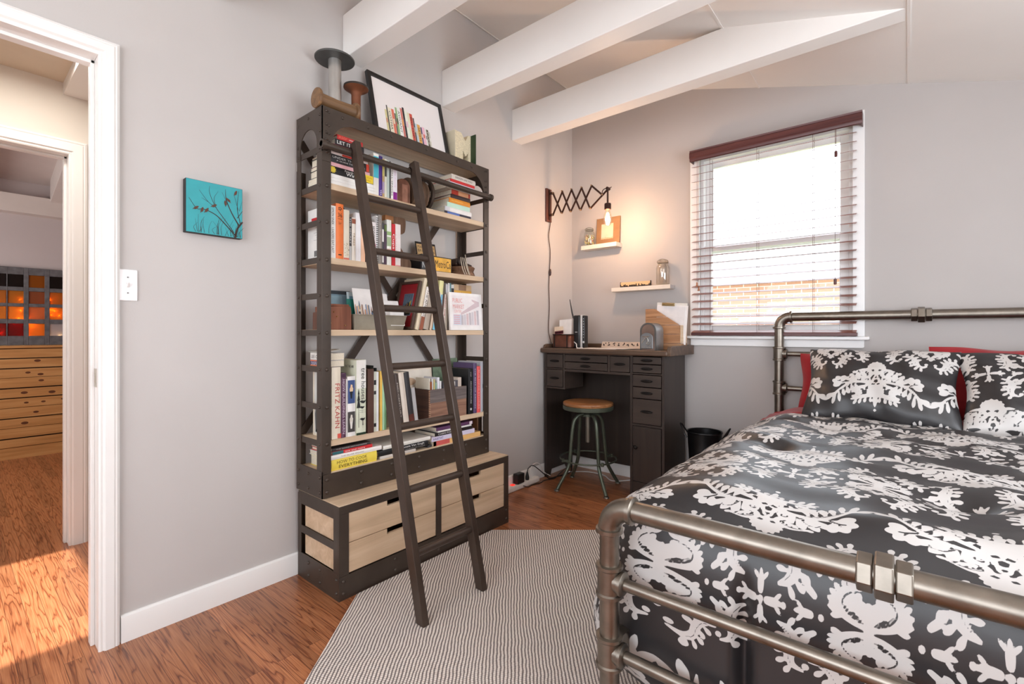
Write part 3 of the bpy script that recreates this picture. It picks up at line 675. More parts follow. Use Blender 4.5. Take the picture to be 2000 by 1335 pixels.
# the head end of the top stays flat instead of rolling over
topm = (P[:, 2] > chi[2]-1e-4)
x, y, z = V.T
hh = np.where(P[:, 1] > 2.72, 1, 0)*topm
V[:, 2] = np.where(hh > 0, np.maximum(V[:, 2], chi[2]-.012-.22*(1-np.sqrt(np.clip(1-np.clip((clo[0]+rr[0]-P[:, 0])/rr[0], 0, 1)**2, 0, 1)))), V[:, 2]); V[:, 1] = np.where(hh > 0, P[:, 1], V[:, 1])
# loft, quilting dips and soft creases
bump = .006*np.sin(x*9.1+1.2+1.5*np.sin(y*3.1))*np.sin(y*7.3+.8*np.sin(x*5))+.006*np.sin(x*21+y*13+2*np.sin(y*6))+.004*np.sin(y*33+4*np.sin(x*4.1)+x*6)
for cx, cy in ((1.82, 2.02), (2.30, 1.62), (2.12, 2.45), (2.62, 2.08), (2.58, 1.45), (1.74, 2.62)):
    bump -= .026*np.exp(-((x-cx)**2+(y-cy)**2)/.003)+.008*np.exp(-((x-cx)**2/.05+(y-cy+.4*(x-cx))**2/.0012))
up = np.clip(nr[:, 2], 0, 1)
drop = np.clip((chi[2]-.15-P[:, 2])/.5, 0, 1)            # 0 at the edge of the bed, 1 at the hem
fy = np.clip(-nr[:, 1], 0, 1); fx = np.clip(-nr[:, 0], 0, 1)
foldf = np.sin(x*15+1.1)*.6+np.sin(x*27+.4+z*2)*.3+np.sin(x*6.3)*.5
folds = np.sin(y*13+.7)*.6+np.sin(y*23)*.3
V[:, 2] += bump*up
V[:, 1] += fy*(-.012*drop+.020*drop*foldf*.7+.006*bump*40*(1-up))*1.0
V[:, 0] += fx*(-.075*drop**1.2+.022*drop*folds)
fold2 = np.exp(-((x-1.885)/.018)**2)*fy*ssmooth(drop, .0, .25); V[:, 1] += .035*fold2
U = P[:, 0]-1.724
onfront = (P[:, 1] < clo[1]+1e-4); onleft = (P[:, 0] < clo[0]+1e-4) & ~topm; onright = (P[:, 0] > chi[0]-1e-4) & ~topm
u = U*100; v = np.where(onfront & ~topm, (.50-P[:, 2])*100, -((chi[2]-.50)+(P[:, 1]-clo[1])*.93)*100)
u = np.where(onleft, (clo[0]-1.724-(chi[2]-P[:, 2]))*100, u); v = np.where(onleft, -((chi[2]-.50)+(P[:, 1]-clo[1])*.93)*100, v)
o = np_mesh('comforter', V, Q, dm, attr={'print_distance': damask_sample(DF, u, v)})
tag(o, 'black and white damask print comforter spread over the bed', 'comforter')

# pillows
def pillow(name, mat, c, w, h, th_, lean, yaw, label, cat='pillow', pat=None, group=None, step=.006, roll=0, flange=.0, droop=0):
    n, k = int(w/step), int(h/step)
    a, b = np.meshgrid(np.linspace(-1, 1, n+1), np.linspace(-1, 1, k+1)); a, b = a.ravel(), b.ravel()
    ax, bx = np.abs(a), np.abs(b)
    prof = (np.clip(1-ax**2.6, 0, 1)*np.clip(1-bx**2.6, 0, 1))**.55
    pin = 1-.07*np.cos(b*PI/2)**2*ax**3; pin2 = 1-.06*np.cos(a*PI/2)**2*bx**3+.035*bx**4*np.sin(a*6.5+w*9)*np.cos(a*PI/2)
    X = a*w/2*pin; Z = b*h/2*pin2
    wr = .006*np.sin(a*7+b*9)*np.sin(b*5-a*3)+.004*np.sin(a*17+3*b)
    Z = Z-droop*(1-b)*0
    Vf = np.stack([X, -(th_/2*prof+wr*prof), Z], 1); Vb = np.stack([X, th_/2*prof, Z], 1)
    V = np.concatenate([Vf, Vb]); idx = (np.arange(k)[:, None]*(n+1)+np.arange(n)[None]).ravel()
    q = np.stack([idx, idx+1, idx+n+2, idx+n+1], 1); Q = np.concatenate([q, q[:, ::-1]+len(Vf)])
    mtx = np.array(Matrix.Translation(c) @ Matrix.Rotation(R(yaw), 4, 'Z') @ Matrix.Rotation(R(-lean), 4, 'X') @ Matrix.Rotation(R(roll), 4, 'Y'))
    V = V @ mtx[:3, :3].T+mtx[:3, 3]
    at = None
    if pat: u0, v0 = pat; at = {'print_distance': np.tile(damask_sample(DF, X*100+u0, Z*100+v0), 2)}
    o = np_mesh(name, V, Q, mat, attr=at)
    return tag(o, label, cat, group)
pillow('pillow', redm, (1.968, 3.215, .828), .55, .34, .15, 14, 0, 'red pillow mostly hidden behind the left damask sham, by the bed post', 'pillow', step=.02, group='red pillows')
pillow('pillow', redm, (2.625, 3.215, .868), .72, .36, .13, 12, 0, 'red pillow behind the right damask sham, its top edge showing', 'pillow', step=.02, group='red pillows')
pillow('pillow_sham', dm, (2.066, 2.985, .850), .615, .43, .17, 36, -2, 'damask pillow sham nearest the bed post, at the window side', 'pillow', pat=(20, 36), roll=0, group='damask pillow shams')
pillow('pillow_sham', dm, (2.685, 2.99, .847), .64, .43, .17, 38, 3, 'damask pillow sham in front of the higher red pillow, farther from the bed post', 'pillow', pat=(3, 52), roll=1, group='damask pillow shams')

# ------------------------------------------------------------------ bookcase
iron = M('blackened_iron', (68, 57, 49), .42, .25, var=.14, scale=9, bump=.08, bscale=50)
irond = M('ladder_iron', (70, 57, 49), .32, .25, var=.12, scale=14, bump=.05, bscale=70)
oak = wood('washed_oak', (204, 178, 148), (222, 198, 170), .6, axis=1, freq=.9, dark=.14)
oakd = wood('drawer_oak', (202, 172, 140), (222, 196, 166), .6, axis=1, freq=.6, dark=.2)
YL, YR, XB, XF = 1.043, 2.100, .020, .250
ZT = 2.095; ZS = [1.772, 1.446, 1.130, .646, .507]
t = thing('bookcase', 'tall riveted iron and oak bookcase with a drawer base against the grey wall', 'bookcase', ((XB+.375)/2, (YL+YR)/2, 0))
T = .004
def post(y, ys, front):
    """L-section upright: a flange along the shelf front and one along the side"""
    m = MB(); x0, x1 = (XF-T, XF) if front else (XB, XB+T)
    m.box((x0, y, .503), (x1, y+ys*.042, 1.859)); m.box((XF-.045 if front else XB+T, y, .519), (XF-T if front else XB+.04, y+ys*T, 1.899))
    if front:
        for z in rung_z: m.rivet((XF, y+ys*.023, z), (1, 0, 0), .0085)
    for z in rung_z: m.rivet((XF-.02 if front else XB+.02, y, z), (0, -ys, 0), .006)
    return m.build('post', iron, t, bevel=.0008)
rung_z = [.633, .793, .957, 1.116, 1.277, 1.434, 1.597, 1.755, 1.915]
for y, ys in ((YL, 1), (YR, -1)):
    for fr in (True, False): post(y, ys, fr)
    for z in rung_z: B(((XB+.03, y+ys*T, z-.013), (XF-.03, y+ys*(T+.004), z+.013))).build('side_bar', iron, t)
    # arched side panel
    xa, xb = XB+.035, XF-.045; cx = (xa+xb)/2; r_ = (xb-xa)/2
    m = MB(); pts = [(xb, y, 1.90), (XF, y, 1.90), (XF, y, ZT), (cx, y, ZT)]+[(cx+r_*math.cos(a), y, 1.945+r_*math.sin(a)) for a in [PI/2-k*PI/2/8 for k in range(9)]]
    m.prism(pts, (0, ys, 0), T)
    pts = [(cx, y, ZT), (XB, y, ZT), (XB, y, 1.90), (xa, y, 1.90)]+[(cx+r_*math.cos(a), y, 1.945+r_*math.sin(a)) for a in [PI-k*PI/2/8 for k in range(9)]]
    m.prism(pts, (0, ys, 0), T)
    for x, z in ((XF-.018, 2.06), (XF-.018, 1.99), (XF-.018, 1.93), (cx, 2.07), (XB+.015, 2.06), (XB+.015, 1.96)): m.rivet((x, y, z), (0, -ys, 0), .006)
    m.build('side_panel', iron, t, smooth=30)
    m = B(((XB, y, .40), (XF, y+ys*T, .518)))
    for x in (XF-.018, cx, XB+.02):
        for z in (.425, .49): m.rivet((x, y, z), (0, -ys, 0), .007)
    m.build('lower_side_band', iron, t)
# arched front panel
m = MB(); za = 2.047; ra, rb = .115, .12
def corner(y, s):
    yi = y+s*.042
    return [(XF-T, y, ZT), (XF-T, y, 1.86), (XF-T, yi, 1.86), (XF-T, yi, za-rb)]+[(XF-T, yi+s*ra*(1-math.cos(k*PI/2/10)), za-rb+rb*math.sin(k*PI/2/10)) for k in range(1, 11)]+[(XF-T, yi+s*ra, ZT)]
m.prism(corner(YL, 1), (1, 0, 0), T); m.prism(corner(YR, -1), (1, 0, 0), T)
m.box((XF-T, YL+.042+ra, za), (XF, YR-.042-ra, ZT))
for y in (YL+.02, YR-.02):
    for dz in (2.078, 2.02, 1.985, 1.955, 1.90): m.rivet((XF, y, dz), (1, 0, 0), .006); m.rivet((XF, y+(.012 if y < 1.5 else -.012), dz-.004), (1, 0, 0), .005)
for y in (1.14, 1.27, 1.40, 1.62, 1.84, 1.955): m.rivet((XF, y, 2.072), (1, 0, 0), .007)
m.build('front_arch', iron, t, smooth=30)
B(((XB, YL+T, ZT-.020), (XF-T, YR-T, ZT))).build('top_board', oak, t)
B(((XB, YL, ZT), (XF, YR, ZT+.0015))).build('top_plate', iron, t)
for z in ZS[:4]:
    m = B(((XB+.004, YL+.012, z-.027), (XF-.006, YR-.012, z))); m.build('shelf', oak, t, bevel=.0015)
B(((XB+.004, YL+.006, ZS[4]-.02), (XF-.006, YR-.006, ZS[4]))).build('shelf', oak, t, bevel=.0015)
m = B(((XF-T, YL, .40), (XF, YR, .502)))
for i in range(7):
    for z in (.425, .478): m.rivet((XF, YL+.023+i*(YR-YL-.046)/6, z), (1, 0, 0), .0085)
m.build('lower_front_band', iron, t)
for a, b in (((1.06, 2.0), (2.075, .645)), ((2.075, 2.0), (1.06, .645))):
    k = .024 if a[0] < 1.5 else .028
    MB().bar((k, a[0], a[1]), (k, b[0], b[1]), .004, .036, (0, (b[1]-a[1]), -(b[0]-a[0]))).build('cross_brace', irond, t)
# drawer base
BL, BR, BX, BT = 1.050, 2.135, .375, .394
m = B(((XB, BL, 0), (BX, BR, .010)), ((BX-.006, BL, .0105), (BX, BR, .0995)), ((XB, BL, 0), (XB+.004, BR, BT-.012)))
for y in (BL, BR-.004): m.box((XB+.0045, y, .0105), (BX-.0065, y+.004, .112))
for i in range(5):
    for z in (.028, .078): m.rivet((BX, BL+.02+i*(BR-BL-.04)/4, z), (1, 0, 0), .008)
for x in (XB+.1, XB+.2, BX-.02):
    for z in (.03, .085): m.rivet((x, BL, z), (0, -1, 0), .007)
m.build('plinth', iron, t)
m = MB()
for y0_, y1_ in ((BL, BL+.046), (1.580, 1.612), (BR-.036, BR)): m.box((BX-.006, y0_, .10), (BX, y1_, BT-.036))
m.box((BX-.006, BL, BT-.036), (BX, BR, BT-.002))
for y in (BL, BR-.004):
    for z0, z1 in ((.205, .238), (.335, BT-.002)): m.box((XB+.03, y, z0), (BX-.045, y+.004, z1))
    m.box((XB+.0045, y, .1125), (XB+.03, y+.004, BT-.002)); m.box((BX-.045, y, .1125), (BX-.0065, y+.004, BT-.002))
m.build('base_frame', iron, t, bevel=.0008)
B(((XB, BL+.003, BT-.004), (BX-.004, BR-.003, BT+.003))).build('base_top_board', oak, t)
for y0_, y1_ in ((BL+.048, 1.578), (1.614, BR-.038)):
    for z0, z1 in ((.104, .2285), (.2315, .356)):
        x = BX-.004; ym = (y0_+y1_)/2; nw = .048
        m = MB().prism([(x-.016, y0_, z0), (x-.016, y1_, z0), (x-.016, y1_, z1), (x-.016, ym+nw, z1), (x-.016, ym+nw, z1-.024), (x-.016, ym-nw, z1-.024), (x-.016, ym-nw, z1), (x-.016, y0_, z1)], (1, 0, 0), .016)
        dr = m.build('drawer', oakd, t, smooth=0, bevel=.001)
        B(((XB+.02, y0_+.0, z0+.006), (x-.0165, y0_+.012, z1-.012)), ((XB+.02, y1_-.012, z0+.006), (x-.0165, y1_, z1-.012)), ((XB+.02, y0_+.012, z0+.006), (x-.0165, y1_-.012, z0+.016))).build('drawer_box', oakd, dr)
B(((XB+.05, BL+.010, .112), (BX-.05, BL+.022, .21)), ((XB+.05, BL+.010, .236), (BX-.05, BL+.022, .34))).build('base_side_board', oakd, t)
# rail the ladder hooks on
m = MB().lathe([(.0145, 0), (.0145, 1.065)], (.288, 1.018, 1.914), (0, 1, 0), 20)
for y in (1.018, 2.065): m.lathe([(.012, 0), (.020, .001), (.020, .016), (.0145, .018)], (.288, y, 1.914), (0, 1, 0), 20)
for y in (1.05, 2.085): m.bar((XF-.01, y, 1.914), (.288, y, 1.914), .012, .02)
m.build('ladder_rail', iron, t)

# ladder
t = thing('library_ladder', 'dark iron ladder hooked on the bookcase rail, its feet on the rug', 'ladder', (.758, 1.33, .009))
lad = lambda z: .768-(z-.009)*(.768-.306)/(1.955-.009)
dirv = Vector((lad(1.955)-lad(.009), 0, 1.955-.009)).normalized()
for y in (1.168, 1.492):
    p0, p1 = Vector((lad(.009), y, .009)), Vector((lad(1.955), y, 1.955))
    m = MB(); w_, h_ = .030, .044
    q = []
    for p, zz in ((p0, .009), (p1, None)):
        for sy in (-1, 1):
            for sx in (-1, 1):
                v = p+Vector((0, sy*w_/2, 0))+Vector((dirv.z, 0, -dirv.x))*(sx*h_/2)
                if zz is not None: v = v-dirv*((v.z-zz)/dirv.z)
                q.append(m.bm.verts.new(v))
    for f in ((0, 1, 3, 2), (4, 6, 7, 5), (0, 4, 5, 1), (2, 3, 7, 6), (0, 2, 6, 4), (1, 5, 7, 3)): m._f([q[i] for i in f])
    rl = m.build('rail', irond, t, bevel=.003)
    hk = arc((.288, y, 1.914), .019, 0, PI*1.02, 12, (1, 0, 0), (0, 0, 1)); hk = [Vector((lad(1.87)-.024, y, 1.86))]+hk
    m = MB()
    for a, b in zip(hk, hk[1:]): m.bar(a, b+(b-a)*.08, .03, .005, (b-a).cross(Vector((0, 1, 0))))
    m.build('hook', irond, rl)
for i in range(7):
    z = [.256, .490, .734, .976, 1.221, 1.468, 1.708][i]
    MB().lathe([(.0150, 0), (.0150, .296)], (lad(z), 1.182, z), (0, 1, 0), 20).build('rung', irond, t)

# ------------------------------------------------------------------ books and things on the bookcase
pagem = M('paper_pages', (226, 216, 196), .8, var=.08, scale=120)
def ink(col): return M('ink_%02x%02x%02x' % tuple(col), col, .6, var=0)
def cov(col): return M('cover_%02x%02x%02x' % tuple(col), col, .42, var=.05, scale=20)
def book(label, y0, T, zb, H, D, col, title=None, tcol=(30, 28, 28), xf=.235, hard=True, lean=0, horiz=False, yaw=0, bands=(), pos=.5, tf=.68, th=.5, group=None, name='book', lines=None, back=None):
    c = Vector((xf-D/2, y0+(H/2 if horiz else T/2), zb))
    t = thing(name, label, 'book', c, group or GROUP)
    mt = None
    if lean:
        pv = Vector((xf, y0+T if lean > 0 else y0, zb)); mt = Matrix.Translation(pv) @ Matrix.Rotation(R(-lean), 4, 'X') @ Matrix.Translation(-pv)
    if yaw:
        pv = Vector((xf-D/2, c.y, zb)); my = Matrix.Translation(pv) @ Matrix.Rotation(R(yaw), 4, 'Z') @ Matrix.Translation(-pv); mt = my @ mt if mt else my
    def W(tt, h, d): return (xf-d, y0+h, zb+tt) if horiz else (xf-d, y0+tt, zb+h)
    tb = .0022 if hard else .0008; e = .003 if hard else .0005
    m = MB(mt)
    for a, b in (((0, 0, 0), (tb, H, D)), ((T-tb, 0, 0), (T, H, D))): m.box(W(*a), W(*b))
    n = 6; r = min(.004, T*.2) if hard else .0008      # rounded spine
    pf = [(tb*.0, .0025)]+[(T*k/n, .0015-r*math.sin(PI*k/n)) for k in range(n+1)]+[(T, .0025)]
    a = [W(tt, 0, d) for tt, d in pf]; ax = Vector((0, 1, 0)) if horiz else Vector((0, 0, 1))
    m.prism(a, ax, H)
    m.build('cover', cov(col), t, smooth=50)
    m = MB(mt); m.box(W(tb, e, .003), W(T-tb, H-e, D-e)); m.build('pages', pagem, t, smooth=0)
    sx = xf+r-.0015+.0006
    for (h0, h1, bc) in bands:
        m = MB(mt); m.box(W(.0008, h0*H, -.0002), W(T-.0008, h1*H, -(r-.0015)-.0003)); m.build('spine_band', cov(bc), t, smooth=0)
    def put(s, p_, len_, hgt, tc_, off=0):
        if horiz: text('title', s, ink(tc_), t, (sx, y0+H*p_, zb+T*(.5+off)), (0, 1, 0), (0, 0, 1), len_, hgt, mt)
        else: text('title', s, ink(tc_), t, (sx, y0+T*(.5+off), zb+H*p_), (0, 0, -1), (0, 1, 0), len_, hgt, mt)
    if title: put(title, pos, H*tf, T*th, tcol)
    for s, p_, lf, hf, tc_, off in (lines or ()): put(s, p_, H*lf, T*hf, tc_, off)
    if back: back(t, W, mt)
    return t
W_, K_, GR = (236, 233, 228), (28, 27, 28), (120, 118, 116)
def plate(t, name, W, h0, h1, d0, d1, col, mt=None):
    m = MB(mt); m.box(W(-.0006, h0, d0), W(.0002, h1, d1)); return m.build(name, cov(col), t, smooth=0)

# --- second shelf
GROUP = 'books on the second shelf'
z = ZS[1]
def back_sinek(t, W, mt):
    H = .232
    plate(t, 'red_stripe', W, H-.060, H-.040, .030, .150, (196, 44, 50))
    for k in range(7): plate(t, 'printed_line', W, H-.075-k*.011, H-.0765-k*.011, .035, .13-.012*(k % 3), (176, 174, 172))
    for k in range(7): plate(t, 'bar_code', W, .016, .042, .10+k*.004, .1018+k*.004+.0007*(k % 2), (60, 58, 58))
book('white paperback with small black capitals at the left end of the second shelf', 1.082, .033, z, .232, .185, (234, 232, 228), hard=False, back=back_sinek, lines=[('SIMON SINEK', .80, .33, .34, (40, 40, 42), .1), ('LEADERS EAT LAST', .34, .48, .34, (60, 60, 62), .1)])
book('orange hardback with a big number near the top of its spine, second shelf', 1.1155, .037, z, .246, .19, (238, 126, 62), lines=[('hours', .3, .0001, .1, (238, 126, 62), 0)][:0], bands=())
_o = C.objects[-1] if False else None
t36 = [o for o in C.objects if o.name.startswith('book') and o.get('label', '').startswith('orange hardback')][0]
text('title', '36', ink((60, 34, 26)), t36, (.2385, 1.134, z+.195), (0, 1, 0), (0, 0, 1), .020, .019)
text('title', 'HOURS', ink((60, 34, 26)), t36, (.2385, 1.134, z+.178), (0, 1, 0), (0, 0, 1), .020, .004)
text('title', '125\nWEEKENDS\nEUROPE', ink((110, 50, 30)), t36, (.2385, 1.134, z+.160), (0, 1, 0), (0, 0, 1), .016, .014)
m = MB()
for k in range(5): a = k*2*PI/5; m.prism([(.2382, 1.134+.006*math.cos(a)+.003*math.cos(q), z+.224+.006*math.sin(a)+.003*math.sin(q)) for q in [2*PI*j/6 for j in range(6)]], (1, 0, 0), .0003)
m.build('printed_emblem', ink((60, 34, 26)), t36)
B(((.2383, 1.126, z+.016), (.2388, 1.142, z+.021))).build('printed_mark', ink((60, 34, 26)), t36)
def specks(t, W, mt): pass
bk = book('cream paperback with tiny scattered flowers low on its spine, right of the orange book', 1.1535, .028, z, .226, .18, (232, 222, 202), hard=False, bands=[(.0, .04, (214, 110, 90))])
m = MB(); rng = random.Random(3)
for k in range(22):
    yy, zz = 1.156+rng.random()*.023, z+.018+rng.random()*.06; m.prism([(.2362, yy+.0013*math.cos(q), zz+.0015*math.sin(q)) for q in (0, 1.2, 2.4, 3.7, 5)], (1, 0, 0), .0003)
m.build('printed_flowers', ink((120, 110, 50)), bk)
book('thin black and white paperback right of the cream flowered book', 1.182, .012, z, .197, .16, (64, 62, 62), 'THE SECRET', (220, 218, 214), hard=False, tf=.6, bands=[(0, .33, (196, 194, 192))], pos=.68)
bk = book('narrow white book with a tan strip and a tiny portrait on its spine, second shelf', 1.1945, .019, z, .197, .16, (228, 220, 208), 'TRIBES', (150, 120, 84), bands=[(.86, .97, (150, 84, 60))], tf=.3)
book('tall white binder behind the left ladder rail on the second shelf', 1.2145, .026, z, .224, .19, (232, 228, 228), hard=False)
book('peach coloured book mostly behind the left ladder rail, second shelf', 1.2415, .022, z, .205, .18, (236, 190, 158), hard=False)
book('thin dark brown book just right of the left ladder rail, second shelf', 1.277, .013, z, .212, .17, (52, 42, 44), hard=False)
bk = book('white paperback with black hand lettering and pink blots, second shelf', 1.2935, .029, z, .196, .16, (232, 224, 222), hard=False, lines=[('MODERN GIRL', .62, .56, .6, (30, 26, 28), 0)], bands=[(.40, .47, (222, 130, 160)), (.10, .2, (190, 60, 60))])
book('thin white spiral-bound notebook with a black coil, second shelf', 1.3235, .010, z, .230, .17, (226, 224, 222), hard=False)
sb = [o for o in C.objects if o.get('label', '').startswith('thin white spiral')][0]
m = MB()
for k in range(22): m.tube([Vector((.236, 1.3285, z+.012+k*.0098))+Vector((.0042*math.cos(q), .0046*math.sin(q), 0)) for q in [2*PI*j/8 for j in range(8)]], .0014, 5, closed=True)
m.build('coil', M('coil_black', (24, 24, 26), .4), sb)
book('grey cloth book beside the spiral notebook, with white dots down the spine', 1.3345, .021, z, .236, .18, (136, 128, 122), ': : : : : : : :', (206, 200, 194), tf=.9, th=.16)
book('narrow charcoal booklet with white labels right of the grey cloth book', 1.3565, .011, z, .200, .16, (84, 80, 82), hard=False, bands=[(.55, .85, (226, 222, 218)), (.05, .25, (220, 216, 212))])
book('book with a green top and plum spine, second shelf', 1.3685, .015, z, .198, .16, (70, 44, 66), bands=[(.82, .98, (96, 112, 62))])
bk = book('wide white book with green and pink floral spine, left of the red book', 1.384, .026, z, .222, .18, (230, 230, 222), bands=[(.42, .62, (158, 176, 140)), (.2, .36, (196, 160, 150)), (.66, .74, (150, 180, 120))])
book('red paperback with white script lettering, second shelf', 1.4125, .021, z, .207, .17, (204, 36, 46), 'Cups', (244, 236, 232), pos=.58, tf=.36, th=.75, hard=False)
book('white and pink book next to the red one, last upright book of the second shelf', 1.4345, .031, z, .210, .17, (238, 228, 226), hard=False, bands=[(0, .03, (214, 150, 150))], lines=[('recipes', .5, .5, .16, (214, 150, 150), -.3)])
# corbel bookend: sawn wooden bracket with a scrolled edge
t = thing('wooden_bracket', 'old brown wooden bracket with a scrolled edge propped at the end of the second-shelf books', 'bracket', (.13, 1.48, z))
yb0 = 1.468; P = [(0, 0), (.112, 0), (.108, .045), (.078, .070), (.040, .115), (.028, .150), (.036, .172), (.058, .182), (.072, .198), (.076, .250), (.062, .264), (0, .262)]
P = [(a, b) for a, b in P]; q = P[:2]+[(v.x, v.y) for v in curve_pts([(a, b, 0) for a, b in P[1:]], 4)][1:]
MB().prism([(.175, yb0+a, z+b) for a, b in q], (-1, 0, 0), .04).build('bracket_board', wood('old_brown_wood', (104, 76, 56), (128, 98, 76), .7, axis=2, freq=1.3, dark=.35), t, smooth=25, bevel=.002)
B(((.135, yb0-.05, z+.225), (.175, yb0, z+.262))).build('bracket_block', wood('old_amber_wood', (150, 98, 56), (176, 122, 74), .6, axis=1), t, bevel=.002)
# tin made of number plates, lid propped open
t = thing('license_plate_tin', 'black tin of old licence plates, lettered lid open, on the second shelf', 'tin box', (.16, 1.72, z))
blk = M('tin_black', (34, 32, 34), .4, .3); tan_ = M('plate_tan', (202, 164, 112), .5, .1, var=.15, scale=40); yel = M('plate_yellow', (222, 168, 62), .45, .1, var=.15, scale=30)
B(((.085, 1.612, z), (.087, 1.828, z+.085)), ((.215, 1.612, z), (.217, 1.828, z+.085)), ((.087, 1.612, z), (.215, 1.614, z+.085)), ((.087, 1.826, z), (.215, 1.828, z+.085)), ((.087, 1.614, z), (.215, 1.826, z+.002))).build('box_body', blk, t, bevel=.001)
B(((.2171, 1.700, z+.006), (.2178, 1.822, z+.080))).build('plate_panel', yel, t)
text('lettering', 'MetroCa', ink((40, 34, 30)), t, (.2182, 1.763, z+.045), (0, 1, 0), (0, .0, 1), .112, .040)
B(((.2171, 1.616, z+.006), (.2178, 1.698, z+.055))).build('plate_panel', M('plate_dark', (46, 48, 52), .4), t)
text('lettering', 'NEW', ink((200, 206, 204)), t, (.2182, 1.652, z+.030), (0, 1, 0), (0, 0, 1), .066, .030)
lm = Matrix.Translation((.0875, 0, z+.088)) @ Matrix.Rotation(R(-12), 4, 'Y') @ Matrix.Translation((-.0875, 0, -(z+.088)))
ld = MB(lm).box((.084, 1.690, z+.088), (.087, 1.836, z+.185)).build('lid', blk, t, bevel=.001)
MB(lm).box((.0871, 1.696, z+.096), (.0876, 1.828, z+.172)).build('lid_panel', tan_, ld)
for k, s in enumerate(('MANHATTAN', 'BROOKLYN', 'UPTOWN')):
    text('lettering', s, ink((50, 40, 34)), ld, (.088, 1.762, z+.156-k*.023), (0, 1, 0), (0, 0, 1), .118, .016, lm)
B(((.06, 1.60, z+.0), (.082, 1.69, z+.10))).build('side_plate', M('plate_cream', (196, 190, 178), .5, var=.2, scale=50), t)
for k in range(2): text('lettering', ('METRO', 'NYC 72')[k], ink((40, 36, 34)), t, (.0825, 1.645, z+.085-k*.028), (0, 1, 0), (0, 0, 1), .08, .02)
# wooden pulley block with rope
t = thing('pulley_block', 'worn wooden pulley block wound with string at the right end of the second shelf', 'pulley', (.16, 1.965, z))
pw = wood('pulley_wood', (112, 80, 58), (140, 104, 80), .55, axis=1, freq=1.4, dark=.4)
m = MB()
pr = [(.074, 0), (.080, .006), (.074, .020), (.070, .028), (.075, .040), (.079, .050), (.072, .056)]
m.lathe(pr, (.155, 1.965, z), seg=28)
m.build('wheel', pw, t, bevel=.001)
m = MB().prism([(.19+.0, 1.885+a, z+.058+b) for a, b in ((.0, .004), (.03, .0), (.13, .0), (.135, .012), (.05, .030), (.025, .045), (.006, .036))], (-1, 0, 0), .06); m.build('strap', M('old_leather', (62, 46, 38), .6, var=.2, bump=.2), t, smooth=30, bevel=.004)
MB().tube(arc((.205, 1.915, z+.082), .020, 0, 2*PI, 16, (0, 1, 0), (0, 0, 1))[:-1], .009, 8, closed=True).build('eye', M('old_iron', (58, 50, 46), .5, .6), t)
m = MB()
for k in range(3): m.tube(curve_pts([(.222, 1.895+k*.012, z+.100), (.236, 1.885+k*.016, z+.07), (.238, 1.895+k*.018, z+.03), (.236, 1.915+k*.016, z+.003)], 5), .0022, 6)
m.tube(curve_pts([(.226, 1.925, z+.118), (.236, 1.922, z+.09), (.2375, 1.935, z+.04), (.236, 1.955, z+.003)], 5), .0022, 6)
m.build('string', M('twine', (196, 184, 166), .9), t)

# --- first shelf
GROUP = 'books on the top shelf'
z = ZS[0]
zz = z
for i, (h, T, lab) in enumerate(((.252, .017, 'lowest of the white magazines at the bottom of the left stack on the top shelf'), (.248, .013, 'middle white magazine of the left stack on the top shelf'), (.235, .016, 'uppermost white magazine under the black wine book'))):
    book(lab, 1.079+.002*i, T, zz, h, .18, (238, 236, 232), hard=False, horiz=True, bands=[(0, 1, (236, 232, 226))][:0]); zz += T+.0004
bk = book('black wine guide with a yellow star burst in the left stack, top shelf', 1.083, .034, zz, .222, .165, (30, 28, 28), horiz=True, lines=[('French Wine', .52, .36, .26, (236, 232, 228), .24), ('Wine', .50, .26, .42, (244, 242, 240), -.14)], bands=[(.90, 1, (222, 200, 70))])
m = MB(); sy, sz = 1.100, zz+.017
m.prism([(.2382, sy+(.017 if k % 2 else .011)*math.cos(2*PI*k/20), sz+(.017 if k % 2 else .011)*math.sin(2*PI*k/20)) for k in range(20)], (1, 0, 0), .0004); m.build('star_burst', ink((214, 190, 60)), bk)
zz += .0345
book('thin pink book lying on the black wine guide', 1.085, .016, zz, .205, .16, (222, 172, 176), horiz=True, hard=False); zz += .0165
book('thick black book with grey and white capitals in the left stack on the top shelf', 1.085, .036, zz, .200, .16, (34, 32, 34), horiz=True, lines=[('UNDER THE TREE', .46, .78, .26, (206, 204, 200), .16), ('A GUIDE TO NATURE', .52, .72, .16, (226, 224, 220), -.2)], bands=[(.92, .99, (206, 70, 48))]); zz += .0365
book('slim white and red paperback above the thick black book, under the ladder rail', 1.090, .011, zz, .190, .16, (226, 214, 210), horiz=True, hard=False, bands=[(.3, .62, (204, 60, 44))]); zz += .0115
book('dark book behind the ladder rail in the left stack on the top shelf', 1.100, .020, zz, .160, .15, (60, 40, 46), horiz=True); zz += .0205
book('magenta paperback just under the black LET IT GO book', 1.100, .012, zz, .150, .15, (176, 40, 96), horiz=True, hard=False, xf=.24); zz += .0125
book('black LET IT GO paperback second from the top of the left stack', 1.108, .024, zz, .146, .15, (28, 26, 28), 'LET IT GO', (240, 238, 236), xf=.242, horiz=True, hard=False, tf=.78, th=.62, pos=.46); zz += .0245
book('red book topmost of the left stack under the arch', 1.118, .021, zz, .128, .14, (172, 40, 38), xf=.242, horiz=True, lines=[('KEEP', .22, .30, .48, (226, 110, 90), 0), ('HIGH COTTON', .68, .46, .26, (240, 226, 220), 0)])
book('pale book with a turquoise strip standing first on the top shelf', 1.309, .029, z, .200, .165, (232, 228, 220), hard=False, bands=[(.42, .93, (74, 184, 202))])
plate_ = [o for o in C.objects if o.get('label', '').startswith('pale book with a turquoise')][0]
B(((.10, 1.3082, z+.02), (.20, 1.3088, z+.19))).build('front_cover', M('tan_cover', (206, 186, 158), .5, var=.2, scale=25), plate_)
